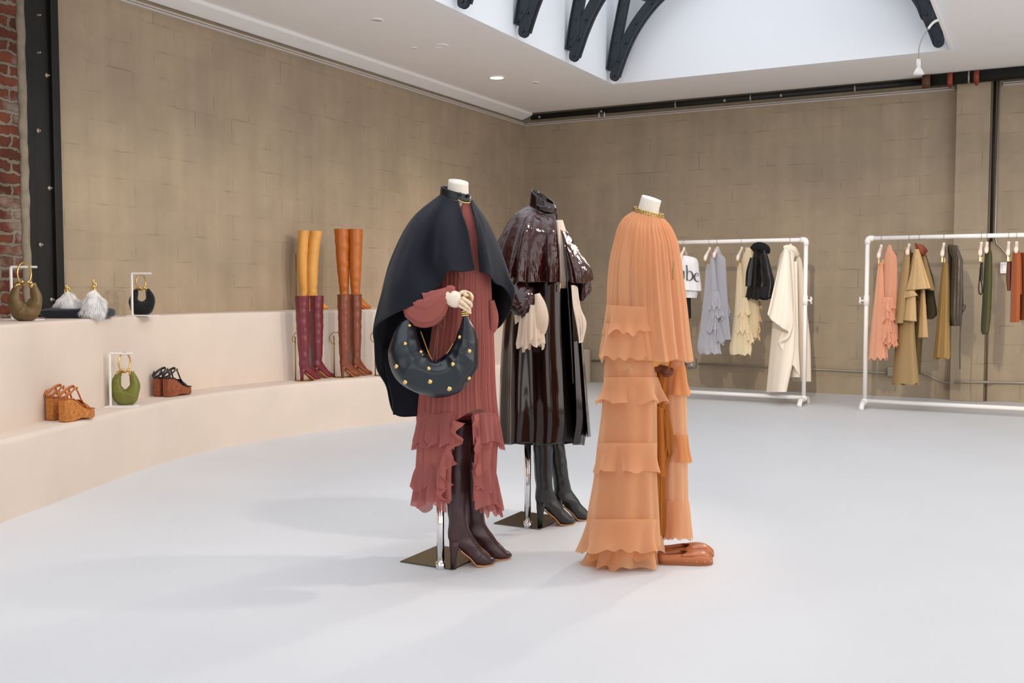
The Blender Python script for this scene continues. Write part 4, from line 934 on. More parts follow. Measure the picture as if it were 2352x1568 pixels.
ruf('sleeve_panel',D3-.03,[(800,1400,1500,.08),(930,1395,1502,.1),(1100,1380,1502,.11),(1250,1366,1506,.12),(1288,1356,1506,.125)],M_peach2,68,nv=60,hem=8,amp=(.004,.012))
ruf('tier_ruffle',D3-.05,[(866,1386,1510,.137),(895,1381,1515,.135),(924,1370,1524,.15)],M_peach,71,hem=7)
ruf('tier_ruffle',D3-.05,[(1017,1372,1510,.148),(1050,1370,1509,.145),(1084,1366,1512,.15)],M_peach,73,hem=6)
ruf('tier_ruffle',D3-.05,[(1192,1350,1514,.158),(1230,1340,1516,.16),(1267,1330,1522,.17)],M_peach,76,hem=7)
ruf('under_ruffle',D3-.03,[(1225,1372,1500,.11),(1270,1358,1508,.125),(1306,1350,1510,.13)],M_peach,78,hem=9)
ruf('under_ruffle',D3-.06,[(1262,1384,1422,.05),(1313,1380,1419,.06)],M_peach,79,hem=3,nphi=80)
# far side
ruf('far_panel',D3+.08,[(825,1506,1572,.08),(900,1524,1577,.09),(1000,1530,1579,.09),(1100,1526,1580,.1),(1160,1528,1581,.1),(1235,1524,1586,.11)],M_peach,81,nv=60,hem=5,amp=(.003,.009),nphi=180)
ruf('far_ruffle',D3+.08,[(840,1540,1574,.08),(875,1535,1580,.1),(907,1531,1587,.11)],M_peach2,83,hem=3,nphi=180,amp=(.002,.012))
ruf('far_ruffle',D3+.08,[(998,1540,1580,.10),(1030,1541,1583,.1),(1061,1539,1589,.11)],M_peach2,85,hem=3,nphi=180,amp=(.002,.012))
ruf('far_ruffle',D3+.08,[(1150,1523,1583,.11),(1195,1520,1588,.115),(1238,1516,1593,.125)],M_peach,87,hem=5,nphi=200,amp=(.002,.014))
M_amb=sheer('amber_shade_chiffon','#c9803f',.05,.35)  # shade inside the robe put into a darker amber chiffon colour
ruf('inner_drape',D3+.02,[(828,1500,1542,.06),(930,1500,1532,.06),(1010,1502,1546,.06),(1090,1500,1526,.06),(1230,1498,1526,.06)],M_amb,91,nv=70,nphi=120,amp=(.004,.012))
ruf('inner_drape',D3-.01,[(940,1526,1532,.02),(1000,1520,1546,.03),(1040,1530,1545,.02),(1048,1534,1540,.01)],M_amb,93,nv=30,nphi=80,amp=(.002,.006))
patch('inner_drape',D3-.06,[[(1508,932,0),(1509,1010,0),(1508,1095,0)],[(1516,935,-.02),(1518,1010,-.02),(1518,1093,-.02)],[(1522,936,0),(1526,1020,0),(1529,1096,0)]],M_amb,m3,nu=14,nv=20)
M_bow=mat('brown_lining','#6b3417',.8,var=.3,vs=20)
sweep('bow',D3,[(1505,845,-.08,10,.02),(1520,846,-.09,8,.02),(1530,852,-.1,13,.025),(1540,852,-.09,9,.02),(1546,846,-.08,3,.01)],M_bow,m3,amp=.15,n=24)
line('bead_strand',D3,[(1548,600,-.168),(1546,615,-.17),(1545,630,-.17),(1546,642,-.17)],.003,M_beads,m3)
c=G(1500,1298); box('base_plate',(c.x-.26,c.y-.02,0),(c.x+.01,c.y+.26,.006),M_plate,m3,bev=.001)
q=G(1465,1285); MB().tube([q,q+Vector((0,0,.5))],.0165,20).mk('pole',M_chrome,m3)
def clog(px,py,ang,sc,lab):
    pos=G(px,py); dx=Vector((math.cos(ang),math.sin(ang),0)); dy=Vector((-math.sin(ang),math.cos(ang),0))
    t=bpy.data.objects.new('clog',None); C.objects.link(t); t.parent=m3; t.location=pos-m3.location
    # rows back->toe: (x, zbottom, ztop side, half width)
    R=[(-.002,.012,.046,.012),(.01,.01,.048,.027),(.04,.01,.046,.033),(.09,.01,.05,.037),(.13,.009,.052,.043),(.17,.009,.058,.047),(.205,.009,.054,.045),(.23,.011,.04,.034),(.243,.016,.028,.014)]
    def up(u,v):
        x,zb,zt,w=cr(R,v); a=PI*u; c,s=math.cos(a),math.sin(a)
        # open throat until v~.55
        openk=max(0,min(1,(v-.42)/.16)); 
        y=w*c; zz=zb+(zt-zb)*s**.6
        if openk<1:
            lim=.42*(1-openk); 
            k=abs(c); 
            if k<.94*(1-openk): y=w*.94*(1 if c>=0 else -1)*(1-openk)+y*openk; zz=zb+(zt-zb)*( (1-(.94*(1-openk))**2)**.3 )*1.0 if k<.001 else min(zz,zb+(zt-zb)*.95)
        return pos+dx*x*sc+dy*y*sc+Vector((0,0,zz*sc))
    # upper: two walls + vamp
    def wall(u,v):
        # path around the shoe outline; u along outline from inner heel round toe to outer heel
        return None
    n=60; out=[]
    for k in range(n+1):
        q=k/n; s=-1 if q<.5 else 1; vv=1-abs(q-.5)*2 if 0 else (q*2 if q<.5 else (1-q)*2); x,zb,zt,w=cr(R,vv); out.append((x,s*w,zb,zt))
    vs=[];fs=[]
    for x,y,zb,zt in out:
        h=min(zt,.05) if x>.12 else zt
        vs+=[pos+dx*x*sc+dy*y*sc+Vector((0,0,zb*sc)),pos+dx*x*sc+dy*y*1.03*sc+Vector((0,0,(zb*.5+h*.5)*sc)),pos+dx*(x-.002)*sc+dy*y*.93*sc+Vector((0,0,h*.86*sc if x>.12 else h*sc))]
    for k in range(n): fs+=[(3*k,3*k+3,3*k+4,3*k+1),(3*k+1,3*k+4,3*k+5,3*k+2)]
    mk('side_wall',vs,fs,M_tan,t,solid=.004)
    def vamp(u,v):
        x,zb,zt,w=cr(R,.5+.49*v); c=math.cos(PI*u); s=math.sin(PI*u); dipx=-.035*(abs(c)**2)*(1-v)+.0
        h=min(zt,.05)*.86
        return pos+dx*(x-.002+dipx)*sc+dy*w*.93*c*sc+Vector((0,0,(h+ (zt*1.02-h)*s**.8)*sc))
    vs,fs=grid(24,16,vamp); mk('vamp',vs,fs,M_tan,t,solid=.003)
    # sole and insole
    vs=[];fs=[]
    for x,zb,zt,w in R: vs+=[pos+dx*x*sc+dy*s*(w*1.06)*sc+Vector((0,0,z*sc)) for s,z in ((-1,.0005),(1,.0005),(1,.013),(-1,.013))]
    for k in range(len(R)-1):
        for q in range(4): fs.append((4*k+q,4*k+(q+1)%4,4*k+4+(q+1)%4,4*k+4+q))
    fs+=[(0,1,2,3),tuple(4*(len(R)-1)+q for q in range(4))]; mk('sole',vs,fs,mat('clog_sole','#9a5a34',.6),t,bev=.002)
    for k in range(2,n-1,4):
        x,y,zb,zt=out[k]
        if x<.1 : continue
        MB().ball(pos+dx*x*sc+dy*y*1.04*sc+Vector((0,0,.02*sc)),.0028,8,6).mk('stud',M_gold,t)
clog(1520,1279,AR+.12,.97,''); clog(1512,1293,AR-.0,.97,'')
# ------------------------------------------------------------------ clothes rails
YR=10.40; ZB=1.683
def rail(xl,xr,label,knob,post=True):
    t=thing('clothes_rail',((xl+xr)/2,YR,0),label,'clothes rail','white pipe clothes rails'); r=.0215
    def corner(x,s):
        MB().tube([(x+s*.055,YR,ZB),(x+s*.02,YR,ZB),(x+s*.006,YR,ZB-.006),(x,YR,ZB-.02),(x,YR,ZB-.055)],r*1.3,14).mk('elbow',M_white,t)
    MB().tube([(xl+.03,YR,ZB),(xr-.03,YR,ZB)],r,18).mk('top_bar',M_white,t)
    MB().tube([(xl,YR,.075),(xr,YR,.075)],r,18).mk('bottom_bar',M_white,t)
    for x,s in ((xl,1),(xr,-1)):
        MB().tube([(x,YR,.05),(x,YR,ZB-.03)],r,18).mk('post',M_white,t); corner(x,s)
        MB().tube([(x,YR,1.02),(x,YR,1.12)],r*1.3,16).mk('height_collar',M_white,t)
        k=knob if s*knob>0 or 1 else 0
        b=MB(); kx=-s; c=Vector((x+kx*.06,YR,1.07)); b.tube([(x,YR,1.07),c],.008,8)
        for a in range(4): 
            d=Vector((0,math.cos(a*PI/2+.4),math.sin(a*PI/2+.4))); b.tube([c,c+d*.028],.008,8); b.ball(c+d*.03,.010,8,6)
        b.mk('clamp_knob',M_white,t)
        MB().tube([(x,YR-.2,.0),(x,YR-.195,.03),(x,YR-.15,.06),(x,YR+.15,.06),(x,YR+.195,.03),(x,YR+.2,.0)],r*1.15,14).mk('foot',M_white,t)
        MB().ball((x,YR,.07),.034,14,10).mk('tee_joint',M_white,t)
rail(-3.86,-2.155,'white pipe clothes rail nearer the corner, behind the peach mannequin',1)
rail(-1.56,.3,'white pipe clothes rail by the pilaster, running out of frame',-1)
M_hang=mat('hanger_beige','#efdccd',.5)
HG=[]
def hanger(px,ytop,ybot,label,bare=True,yaw=0,clips=True,sc=1.0):
    """flat-sided shoulder hanger square to the rail, read by its hook pixel"""
    p=PY_(px,ytop,YR); x=p.x; zt=p.z; drop=(ybot-ytop)/F*depth(p)
    o=thing('clothes_hanger',(x,YR,zt-drop),label,'hanger','beige shoulder hangers')
    pts=[]; n=12; L=.17*sc
    ca,sa=math.cos(yaw),math.sin(yaw)
    for s in (-1,1):
        vs=[];fs=[]
        for k in range(n+1):
            q=k/n; y=s*L*q; z=zt-.012-(drop*.72)*q**1.15; h=.015+.021*q**2; w=.010+.010*q
            if k==n: h*=.5; w*=.5
            c=Vector((x+sa*y,YR+ca*y,z)); ex=Vector((ca,-sa,0))
            for a in range(10):
                b=2*PI*a/10; vs.append(c+ex*w*math.cos(b)+UP*h*math.sin(b))
        for k in range(n):
            for a in range(10): fs.append((k*10+a,k*10+(a+1)%10,(k+1)*10+(a+1)%10,(k+1)*10+a))
        fs.append(tuple(n*10+a for a in range(10))); fs.append(tuple(range(10))[::-1])
        mk('shoulder',vs,fs,M_hang,o)
    MB().tube([(x,YR,zt-.03),(x,YR,zt+.012)],[.016,.012],12).mk('neck',M_hang,o)
    hk=[Vector((x,YR,zt)),Vector((x,YR,ZB-.05))]+[Vector((x,YR+.03-.03*math.cos(a),ZB+.03*math.sin(a))) for a in [-.6+.4*k for k in range(10)]]
    hk=[Vector((x,YR,zt)),Vector((x,YR,ZB-.04))]+[Vector((x,YR-.0-.027*math.sin(a),ZB-.027*math.cos(a))) for a in [.3*k for k in range(14)]]
    MB().tube(hk,.002,6).mk('hook',M_galv,o)
    if clips:
        for s in (-1,1):
            c=Vector((x+sa*s*L*.8,YR+ca*s*L*.8,zt-drop*.9-.02)); MB().box((c.x-.006,c.y-.006,c.z-.035),(c.x+.006,c.y+.006,c.z+.012)).mk('clip',M_gold,o,smooth=False)
    return o
def fab(name,col,**k): return mat(name,col,k.pop('rough',.85),**k)
def garment(name,px,ytop,label,cat,group=None):
    p=PY_(px,ytop,YR); return thing(name,Vector((p.x,YR,.5)),label,cat,group),depth(p)
def gl(name,t,D,rows,m,seed=1,**k):
    kw=dict(nphi=150,nv=44,fr=((7,.5),(12,.35),(4,.4)),amp=(.002,.012),skew=1.0); kw.update(k)
    return loft(name,D,rows,m,t,seed=seed,**kw)
def gr(name,t,D,rows,m,seed=1,**k):
    kw=dict(nphi=140,nv=14,fr=((9,.6),(15,.4)),amp=(.003,.02),hem=5,skew=1.0); kw.update(k)
    return loft(name,D,rows,m,t,seed=seed,**kw)
# ---- rail one
M_tee=fab('white_cotton','#eceaea'); M_ink=mat('print_ink','#47444b',.8)
t,D=garment('t_shirt',1590,585,'white cropped t-shirt with dark serif letters on the rail','t-shirt')
gl('shirt_body',t,D,[(586,1568,590,1592,.03),(592,1558,594,1600,.04),(602,1552,603,1604,.05),(640,1550,1607,.06),(664,1549,668,1610,.07)],M_tee,3,amp=(.001,.006),skew=.3)
gl('shirt_back_hem',t,D+.03,[(655,1552,655,1608,.05),(683,1556,684,1600,.06)],M_tee,4,amp=(.001,.008),skew=.3)
gl('sleeve',t,D-.03,[(604,1590,604,1603,.03),(640,1600,640,1609,.03),(668,1602,666,1612,.035)],M_tee,5,amp=(0,.002),skew=.2)
# lettering
def stroke(b,pts,w,Dk):   # pts (px,py), w list of half widths px -> raised print
    P=[Vector((x,y)) for x,y in pts]; L=[];R=[]
    for i,p in enumerate(P):
        a=P[max(0,i-1)]; c=P[min(len(P)-1,i+1)]; d=(c-a).normalized(); n=Vector((-d.y,d.x)); L.append(p+n*w[i]); R.append(p-n*w[i])
    poly=L+R[::-1]; f0=[K(q.x,q.y,Dk(q.x)) for q in poly]; f1=[K(q.x,q.y,Dk(q.x)-.004) for q in poly]; n=len(P)
    vs=f0+f1; m=2*n; fs=[]
    for i in range(n-1): fs+=[(i,i+1,m-2-i,m-1-i),(m+i,m+m-1-i,m+m-2-i,m+i+1)]
    fs+=[(i,(i+1)%m,m+(i+1)%m,m+i) for i in range(m)]
    b.add(vs,fs)
b=MB()
def Dk(x): 
    u=max(-1,min(1,(x-1579)/29)); return D-.062*math.sqrt(max(0,1-u*u))-.004-(x-1579)/F*D*.3
stroke(b,[(1577.5,609),(1578,620),(1578,640),(1577.5,644)],[1.2,1.6,1.6,1.2],Dk); stroke(b,[(1574.5,611),(1577.5,609)],[.4,.9],Dk)
stroke(b,[(1579,626),(1583,622.5),(1588,624),(1591.5,631),(1591,638),(1587,643),(1582,644),(1578.5,641)],[.5,.7,1.3,2,2,1.3,.7,.5],Dk)
stroke(b,[(1594.5,634),(1600,633),(1605,632)],[.4,.4,.4],Dk)
stroke(b,[(1605,632),(1604,628),(1601,626.5),(1597,629),(1595,634),(1595.5,640),(1598.5,645),(1602.5,646.5),(1606,645)],[.5,.5,.6,1.2,1.8,1.9,1.4,.8,.4],Dk)
for x0 in (1565.5,1553):
    stroke(b,[(x0+5,622),(x0+5.2,632),(x0+5.2,641)],[1.5,1.6,1.6],Dk); stroke(b,[(x0-3,626),(x0,622.5),(x0+3,622.5),(x0+5,626)],[.4,.6,1,1.4],Dk)
b.mk('printed_letters',M_ink,t,smooth=False)
hanger(1571,570,600,'beige hanger showing in the neck of the t-shirt',clips=False,sc=.8)
t,D=garment('trousers',1580,685,'black trousers hanging under the white t-shirt','trousers')
gl('trouser_legs',t,D+.08,[(675,1566,1586,.05),(730,1568,1587,.05),(731,1568,1583,.05),(781,1572,1586,.04)],fab('black_cloth','#121314'),3,amp=(.001,.003))
M_lav=sheer('blue_grey_chiffon','#d0d0d7',.04,.3); M_lav2=sheer('blue_grey_chiffon_deep','#b8b9c2',.04,.3)
t,D=garment('long_skirt',1628,600,'blue-grey floor-length chiffon skirt clipped to its own hanger','skirt')
gl('skirt_panel',t,D,[(606,1621,1636,.05),(650,1619,1640,.06),(700,1614,1645,.08),(760,1607,1650,.1),(798,1602,1652,.11),(812,1606,1655,.12)],M_lav,7,hem=2,sharp=0)
hanger(1630,570,602,'beige hanger with gold clips left of the blue-grey dress')
t,D=garment('ruffled_dress',1648,570,'blue-grey high-neck chiffon dress with ruffled tiers','dress')
gl('collar',t,D,[(569,1641,1652,.025),(580,1639,1654,.03),(590,1640,598,1660,.04)],M_lav,8)
gl('bodice',t,D,[(585,1638,1655,.03),(592,1632,1666,.05),(620,1630,1668,.06),(680,1628,1671,.08),(730,1631,1674,.09),(780,1636,1679,.09)],M_lav,9)
gl('sleeve',t,D-.05,[(592,1632,1640,.03),(640,1630,1645,.035),(690,1627,1650,.05)],M_lav,10)
gr('ruffle',t,D-.06,[(668,1632,1650,.06),(707,1624,1657,.09)],M_lav,11); gr('ruffle',t,D-.05,[(700,1628,1655,.06),(729,1623,1662,.09)],M_lav,12)
gr('ruffle',t,D,[(680,1655,1668,.06),(722,1650,1676,.09)],M_lav,13); gr('ruffle',t,D-.05,[(715,1630,1650,.05),(762,1618,1645,.07)],M_lav,14)
gr('ruffle',t,D-.04,[(740,1632,1652,.06),(787,1627,1662,.08)],M_lav,15); gr('ruffle',t,D+.02,[(730,1662,1672,.05),(780,1660,1680,.07)],M_lav2,16)
gr('ruffle',t,D+.02,[(705,1655,1674,.05),(735,1652,1678,.07)],M_lav2,17)
gl('cut_out_edge',t,D-.085,[(650,1650,1661,.004),(655,1649,1663,.006)],M_lav,18,nphi=40,nv=6)
hanger(1648,569,592,'beige hanger inside the blue-grey dress neck',clips=False,sc=.8)
M_crm=sheer('straw_chiffon','#f8ebcd',.03,.3); M_crm2=sheer('straw_chiffon_deep','#eed5a8',.03,.3)
t,D=garment('long_skirt',1698,600,'pale straw floor-length chiffon skirt clipped to its hanger','skirt')
gl('skirt_panel',t,D,[(604,1694,1702,.04),(650,1691,1708,.06),(700,1688,1714,.08),(760,1681,1722,.1),(800,1675,1726,.12),(814,1677,1724,.12)],M_crm,27,hem=2)
hanger(1704,569,602,'beige hanger with gold clips left of the straw dress')
t,D=garment('ruffled_dress',1718,570,'pale straw chiffon dress with ruffled tiers beside the black jacket','dress')
gl('bodice',t,D,[(570,1716,1728,.03),(585,1708,1732,.04),(600,1704,1735,.05),(680,1700,1740,.08),(740,1702,1742,.09),(775,1708,1738,.09)],M_crm,29)
gl('collar',t,D,[(568,1712,1728,.02),(585,1714,1732,.035)],M_crm,30,hem=3)
for i,(r,c) in enumerate((([(683,1702,1718,.05),(722,1692,1724,.08)],0),([(700,1712,1740,.06),(735,1706,1748,.08)],1),([(715,1698,1716,.05),(762,1691,1718,.08)],0),([(728,1712,1740,.06),(758,1706,1746,.08)],1),([(745,1700,1722,.06),(786,1695,1730,.08)],0),([(752,1722,1740,.06),(778,1716,1745,.07)],1),([(690,1732,1746,.05),(712,1730,1750,.06)],1))):
    gr('ruffle',t,D-(.05 if c==0 else 0),r,M_crm2 if c else M_crm,31+i)
line('ribbon',D-.05,[(1724,775,0),(1725,800,0),(1724,820,0)],.003,M_crm2,t)
M_bj=mat('black_jacket','#070708',.4,coat=.1,bs=.5,bsc=14,bd=.02)
t,D=garment('hooded_jacket',1745,562,'black glossy hooded jacket hanging over the straw dress','jacket')
gl('jacket_body',t,D-.1,[(572,1732,1758,.05),(590,1728,1764,.07),(620,1722,1772,.1),(650,1718,1778,.13),(684,1712,1774,.15)],M_bj,41,amp=(.004,.012),hem=3)
gl('hem_band',t,D-.1,[(658,1716,1778,.135),(686,1711,1773,.152)],fab('black_rib','#0a0a0b'),42,amp=(.003,.01),hem=3)
sweep('hood',D-.1,[(1727,574,-.04,7,.04),(1736,566,-.05,9,.05),(1748,566,-.05,10,.05),(1760,572,-.03,9,.05),(1762,583,-.02,6,.03)],fab('black_pile','#0c0c0d',rough=1),t,amp=.08,n=30)
sweep('sleeve',D-.1,[(1729,592,-.06,6,.03),(1723,625,-.08,9,.035),(1720,658,-.1,8,.035)],M_bj,t,amp=.06,n=24)
M_wht=fab('ivory_wool','#eee3d2'); M_wht2=fab('ivory_wool_shaded','#e3d5c4')  # second ivory tone darkened to carry the shade on the coat's back
t,D=garment('long_coat',1808,566,'ivory white long wool cape coat at right end of rail','coat')
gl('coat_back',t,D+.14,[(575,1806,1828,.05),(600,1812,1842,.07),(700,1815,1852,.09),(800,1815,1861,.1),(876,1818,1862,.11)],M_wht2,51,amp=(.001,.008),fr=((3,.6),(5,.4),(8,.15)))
gl('coat_front',t,D-.06,[(570,1801,1812,.04),(590,1790,1822,.06),(650,1780,1826,.08),(720,1776,1828,.1),(800,1770,1826,.11),(900,1762,1808,.12)],M_wht,53,amp=(.001,.010),fr=((3,.6),(5,.4),(8,.15)))
gl('coat_panel',t,D-.0,[(600,1808,1832,.06),(720,1806,1834,.08),(866,1812,1838,.09)],M_wht,54,amp=(.001,.01),fr=((3,.6),(5,.4),(8,.15)))
patch('cape_fall',D-.2,[[(1800,572,0),(1782,640,-.02),(1770,690,-.03),(1762,722,-.03)],[(1803,570,-.03),(1790,650,-.07),(1783,700,-.08),(1776,738,-.08)],[(1808,572,-.04),(1806,660,-.1),(1802,720,-.11),(1795,752,-.1)],[(1812,576,-.03),(1818,680,-.08),(1820,740,-.09),(1810,765,-.08)],[(1815,580,0),(1822,700,-.03),(1815,770,-.05),(1787,788,-.04)]],M_wht,t,nu=50,nv=40,amp=.010,fr=((3,.6),(5,.3)),solid=.006,label='folded-back cape front')
patch('cape_tail',D-.14,[[(1812,700,0),(1800,750,-.02),(1786,786,-.02)],[(1818,700,-.03),(1815,790,-.06),(1822,840,-.05)],[(1822,700,0),(1828,800,-.03),(1836,862,-.02)],[(1826,700,.02),(1834,800,.0),(1838,866,.0)]],M_wht,t,nu=40,nv=30,amp=.004,solid=.006)
sweep('collar',D,[(1800,570,-.05,5,.03),(1808,568,-.06,6,.03),(1822,573,-.03,8,.03),(1832,588,.02,6,.02)],M_wht,t,amp=.08,n=24)
sweep('hood_lining',D,[(1812,574,-.07,3,.02),(1818,585,-.07,7,.02),(1820,600,-.07,4,.02)],M_wht2,t,n=16)
hanger(1816,562,600,'beige hanger inside the ivory coat',clips=False,sc=.9)
# ---- rail two
M_pch=sheer('rail_peach_chiffon','#f6c2a2',.04,.3); M_pch2=sheer('rail_peach_deep','#dba182',.04,.3)
t,D=garment('long_skirt',2020,600,'peach floor-length chiffon skirt at left end of the right rail','skirt')
gl('skirt_panel',t,D,[(602,2018,2027,.04),(640,2014,2030,.06),(700,2008,2033,.08),(770,2001,2034,.1),(824,1996,2036,.12)],M_pch,61,hem=3)
hanger(2024,564,596,'beige hanger with gold clips nearest the left post')
t,D=garment('ruffled_dress',2043,562,'peach chiffon dress with ruffled tiers on the right rail','dress')
gl('bodice',t,D,[(562,2041,2046,.02),(575,2037,2050,.04),(592,2032,2060,.06),(640,2027,2061,.07),(690,2025,2060,.08),(780,2025,2060,.09)],M_pch,63)
gl('bodice_back',t,D+.08,[(580,2048,2060,.04),(640,2048,2062,.05),(700,2048,2058,.06),(745,2046,2056,.04)],M_pch2,64)
for i,r in enumerate(([(682,2026,2050,.06),(712,2020,2056,.09)],[(700,2022,2048,.06),(734,2017,2056,.08)],[(728,2026,2050,.06),(765,2022,2052,.08)],[(745,2020,2048,.06),(782,2016,2054,.09)],[(765,2022,2056,.07),(795,2017,2060,.09)])): gr('ruffle',t,D-.05,r,M_pch,66+i)
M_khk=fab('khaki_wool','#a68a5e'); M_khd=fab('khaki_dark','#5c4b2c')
t,D=garment('long_coat',2085,575,'khaki ankle-length coat behind the tan cape coat','coat')
gl('coat_sleeve',t,D-.05,[(578,2078,2090,.03),(600,2073,2090,.04),(680,2062,2082,.05),(725,2056,2078,.055),(742,2053,2074,.05)],M_khk,71,amp=(.001,.004))
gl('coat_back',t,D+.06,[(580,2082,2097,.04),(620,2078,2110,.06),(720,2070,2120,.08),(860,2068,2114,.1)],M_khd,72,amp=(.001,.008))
gl('coat_front',t,D,[(700,2066,2096,.06),(780,2056,2100,.08),(850,2050,2106,.1),(882,2046,2088,.11)] if 0 else [(690,2066,2098,.06),(780,2057,2102,.09),(882,2047,2110,.12)],M_khk,73,amp=(.002,.014),fr=((3,.6),(5,.4),(8,.15)),hem=2)
sweep('collar',D,[(2076,580,-.03,4,.02),(2082,572,-.04,6,.03),(2092,574,0,5,.03)],M_khk,t,n=16)
hanger(2088,562,585,'beige hanger top above the khaki coat',clips=False,sc=.8)
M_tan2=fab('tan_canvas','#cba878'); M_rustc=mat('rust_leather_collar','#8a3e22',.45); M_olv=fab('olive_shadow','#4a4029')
t,D=garment('cape_coat',2108,560,'tan caped trench coat with rust-brown leather collar','coat')
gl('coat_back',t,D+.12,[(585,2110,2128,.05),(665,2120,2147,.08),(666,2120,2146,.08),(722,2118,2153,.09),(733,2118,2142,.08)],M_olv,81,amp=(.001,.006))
gl('cape',t,D-.05,[(572,2100,2110,.03),(585,2097,2114,.05),(620,2088,2124,.09),(668,2072,662,2136,.14)],M_tan2,82,amp=(.001,.01),solid=.005,label='flared shoulder cape')
gl('cape_back',t,D+.06,[(585,2112,2126,.05),(630,2118,2138,.08),(664,2122,668,2148,.1)],M_khk,83,amp=(.001,.006),solid=.004)
gl('sleeve',t,D-.08,[(665,2084,2102,.05),(700,2078,2104,.06),(735,2072,738,2105,.07)],M_tan2,84,amp=(.001,.004),fr=((3,.6),(5,.4),(8,.15)),solid=.004)
gl('cuff',t,D-.1,[(668,2078,2100,.05),(685,2075,678,2108,.06)],M_tan2,85,amp=(.001,.006),solid=.004)
gl('coat_front',t,D-.04,[(664,2114,2124,.05),(720,2110,2128,.06),(775,2106,2132,.07)],M_tan2,86,amp=(.001,.004),solid=.003)
gl('coat_side',t,D+.02,[(700,2100,2128,.06),(778,2098,2130,.07)],M_khk,87,amp=(.001,.004))
patch('collar',D-.03,[[(2101,558,-.03),(2103,568,-.03),(2106,579,-.03)],[(2108,560,-.06),(2112,570,-.06),(2116,582,-.05)],[(2120,563,-.05),(2124,574,-.05),(2121,586,-.04)],[(2131,576,0),(2126,583,0),(2122,588,-.01)],[(2120,566,.05),(2118,575,.04),(2117,584,.03)],[(2104,560,.03),(2105,570,.02),(2106,579,.01)]],M_rustc,t,nu=30,nv=10,solid=.005,label='rust-brown leather collar')
hanger(2111,575,596,'hanger inside the tan cape coat',clips=False,sc=.7)
M_och=fab('ochre_olive','#9c7b47')
t,D=garment('trousers',2170,600,'ochre olive flared trousers clipped beside the leather jacket','trousers')
gl('trouser_legs',t,D,[(604,2165,2179,.04),(660,2158,2181,.06),(740,2152,2181,.07),(823,2143,2182,.09)],M_och,91,amp=(.001,.006),hem=2,sharp=0)
hanger(2168,560,592,'beige hanger with gold clips above ochre trousers')
M_lea=mat('taupe_leather','#4a4136',.34,coat=.3,bs=.4,bsc=10,bd=.02)
t,D=garment('leather_jacket',2192,560,'dark taupe leather jacket with a long hanging belt','jacket')
gl('jacket_back',t,D+.05,[(565,2176,2200,.05),(600,2178,2210,.07),(700,2178,2212,.08),(748,2178,2205,.08)],mat('dark_leather','#201d1a',.4),95,amp=(.001,.006))
gl('jacket_sleeve',t,D-.06,[(578,2190,2204,.04),(600,2188,2211,.06),(660,2184,2211,.07),(720,2182,2209,.07),(747,2188,2208,.06)],M_lea,96,amp=(.003,.010),fr=((6,.6),(11,.5)))
gl('jacket_collar',t,D-.03,[(561,2177,563,2200,.04),(575,2180,580,2204,.05),(592,2188,2200,.05)],M_lea,97,amp=(.002,.004))
line('belt',D-.08,[(2212,702,0),(2208,720,0),(2206,760,0),(2205,800,0),(2205,847,0)],.006,M_lea,t)
sweep('belt_loop',D-.08,[(2212,704,0,3,.01),(2215,703,0,4,.012),(2212,716,0,2,.01)],M_lea,t,n=10)
M_grn=mat('dark_green_leather','#2b2f22',.45)
t,D=garment('leather_strap',2254,600,'dark green leather strap loop clipped on a hanger','strap')
gl('strap_top',t,D,[(602,2252,2258,.02),(620,2250,2258,.025),(645,2248,2257,.03)],M_grn,98,amp=(0,.001))
line('strap_loop',D,[(2250,642,0),(2248,658,0),(2249,672,0),(2253,676,0),(2256,668,0),(2255,652,0),(2253,642,0)],.006,M_grn,t)
hanger(2254,558,590,'beige hanger carrying the green leather strap')
M_odr=fab('olive_knit','#4d4c2b',bs=.3,bsc=120)
t,D=garment('sheath_dress',2267,572,'narrow olive green knit dress on the right rail','dress')
gl('dress_body',t,D,[(571,2263,2275,.03),(585,2262,2279,.05),(640,2259,2279,.06),(700,2256,2277,.06),(760,2253,2272,.06),(768,2257,2269,.04)],M_odr,101,amp=(.001,.003),cap=True)
hanger(2267,558,580,'beige hanger neck above the narrow olive dress',clips=False,sc=.5)
M_rst=fab('rust_suede','#a4531f',sheen=.2); M_rs2=fab('dusty_rose_suede','#7f4a38')
t,D=garment('suede_strap',2318,600,'small dusty brown suede piece left of the rust clothes','strap')
gl('suede_piece',t,D,[(600,2313,2322,.03),(640,2311,2321,.035),(668,2314,2322,.03)],M_rs2,103,amp=(.001,.003)); gl('suede_lining',t,D+.03,[(600,2319,2325,.02),(667,2318,2323,.02)],fab('black_cloth','#121314'),104)
hanger(2317,557,590,'beige hanger with gold clips left of rust coat')
t,D=garment('suede_coat',2335,572,'rust orange suede coat at the right picture edge','coat')
gl('coat_front',t,D-.04,[(571,2331,2339,.03),(582,2325,2342,.05),(640,2323,2343,.06),(740,2321,2341,.07)],M_rst,105,amp=(.001,.006))
gl('coat_panel',t,D+.02,[(578,2337,2344,.03),(600,2334,2346,.04),(676,2336,2347,.05)],M_rst,106,amp=(.001,.004))
gl('coat_back',t,D+.08,[(580,2342,2362,.05),(640,2342,2370,.07),(735,2338,2374,.08)],fab('rust_deep','#8c451c'),107,amp=(.001,.006))
hanger(2335,557,580,'beige hanger neck above the rust suede coat',clips=False,sc=.8)
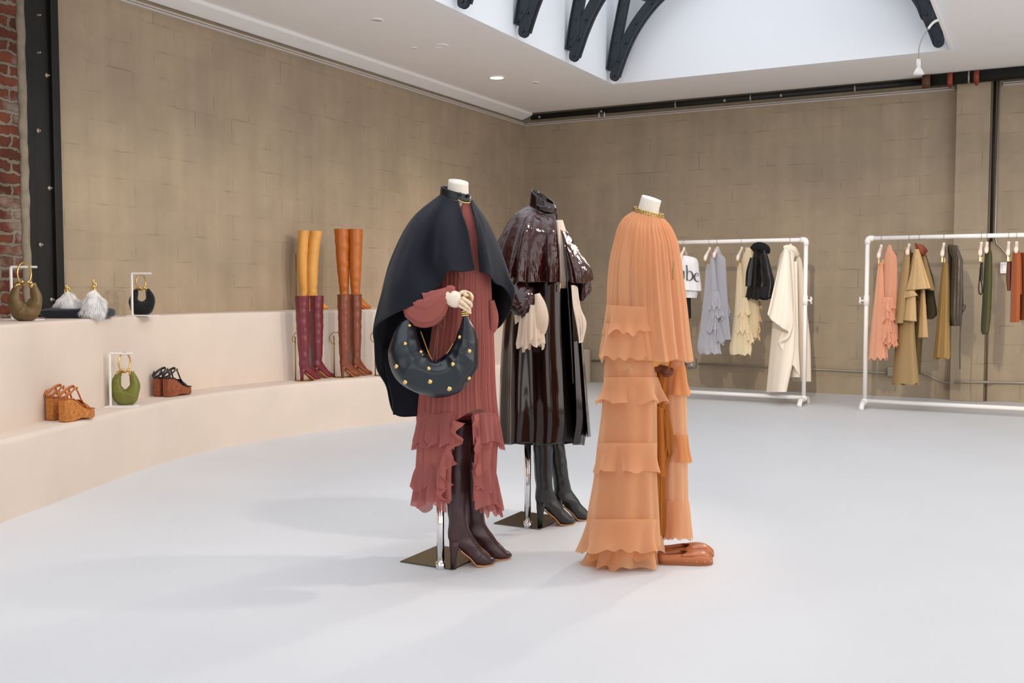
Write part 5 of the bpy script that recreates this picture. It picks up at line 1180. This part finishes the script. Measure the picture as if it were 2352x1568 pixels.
#LIGHTS
# ------------------------------------------------------------------ light
W=bpy.data.worlds.new('world'); S.world=W; W.use_nodes=True
bg=W.node_tree.nodes['Background']; bg.inputs[0].default_value=lin('#dfe8f5'); bg.inputs[1].default_value=1.0
def area(name,loc,rot,sx,sy,en,col):
    d=bpy.data.lights.new(name,'AREA'); d.shape='RECTANGLE'; d.size=sx; d.size_y=sy; d.energy=en; d.color=col
    o=bpy.data.objects.new(name,d); C.objects.link(o); o.location=loc; o.rotation_euler=rot; return o
def spot(name,loc,tgt,en,ang,col,blend=.6,r=.05):
    d=bpy.data.lights.new(name,'SPOT'); d.energy=en; d.spot_size=math.radians(ang); d.spot_blend=blend; d.color=col; d.shadow_soft_size=r
    o=bpy.data.objects.new(name,d); C.objects.link(o); o.location=loc
    o.rotation_euler=(Vector(tgt)-Vector(loc)).to_track_quat('-Z','Y').to_euler(); return o
area('skylight_daylight',((SX0+SX1)/2,(SY0+SY1)/2,ZT-.02),(0,0,0),SX1-SX0-.05,SY1-SY0-.05,155,(.93,.965,1.0))
area('added_ceiling_fill',(2.6,6.0,ZC-.03),(0,0,0),3.4,9,95,(.97,.98,1.0))  # added fill below the unbroken ceiling slab, lifts the rear floor
area('added_side_fill',(XR-.05,3,1.8),(PI/2,0,PI/2),13,2.8,200,(1.0,.98,.96))  # added fill along the solid right wall, lifts ceiling and left wall
area('added_front_fill',(0,YF+.05,1.9),(PI/2,0,0),9,2.8,90,(1.0,.98,.96))  # added fill behind the camera, front wall has no opening; brightens ceiling and figures
spot('edge_spot',(-.75,4.7,3.25),(-2.4,4.2,.5),110,60,(1,.9,.8),.9,.07)
spot('edge_spot',(-1.0,8.6,3.25),(-2.4,3.5,.5),200,40,(1,.9,.8),.9,.07)
WARM=(1.0,.82,.64)
for y in (2.6,4.0,5.4,6.8,8.2,9.4):
    spot('edge_spot',(SX1+.05,y,ZC-.25),(XL,y+.1,.75),165,46,WARM,.9,.03)
spot('edge_spot',(-1.0,-2.2,3.2),(-5.7,7.0,1.0),70,22,WARM,.7,.04)
spot('edge_spot',(-1.1,9.6,ZC-.25),(-2.2,3.9,.7),80,30,(1,.86,.7),.8,.06)
for p in ((1141,177),):
    q=G(p[0],p[1],ZC-.03); spot('downlight',q,q+Vector((-.3,.1,-2)),25,80,WARM,.8,.05)
spot('rack_spot',(-1.0,2.7,3.25),(-3.1,11.4,.8),620,24,(1,.86,.72),.8,.04)
spot('rack_spot',(-.9,2.0,3.25),(-1.2,11.4,.8),620,24,(1,.86,.72),.8,.04)
spot('rack_spot',(-.9,3.0,3.25),(.6,11.4,.8),520,24,(1,.86,.72),.8,.04)
S.view_settings.view_transform='Standard'; S.view_settings.look='None'; S.view_settings.exposure=-0.03; S.view_settings.gamma=1
S.cycles.max_bounces=8; S.cycles.diffuse_bounces=5; S.cycles.glossy_bounces=4; S.cycles.transparent_max_bounces=24; S.cycles.transmission_bounces=4
S.cycles.use_denoising=True; S.cycles.sample_clamp_indirect=6
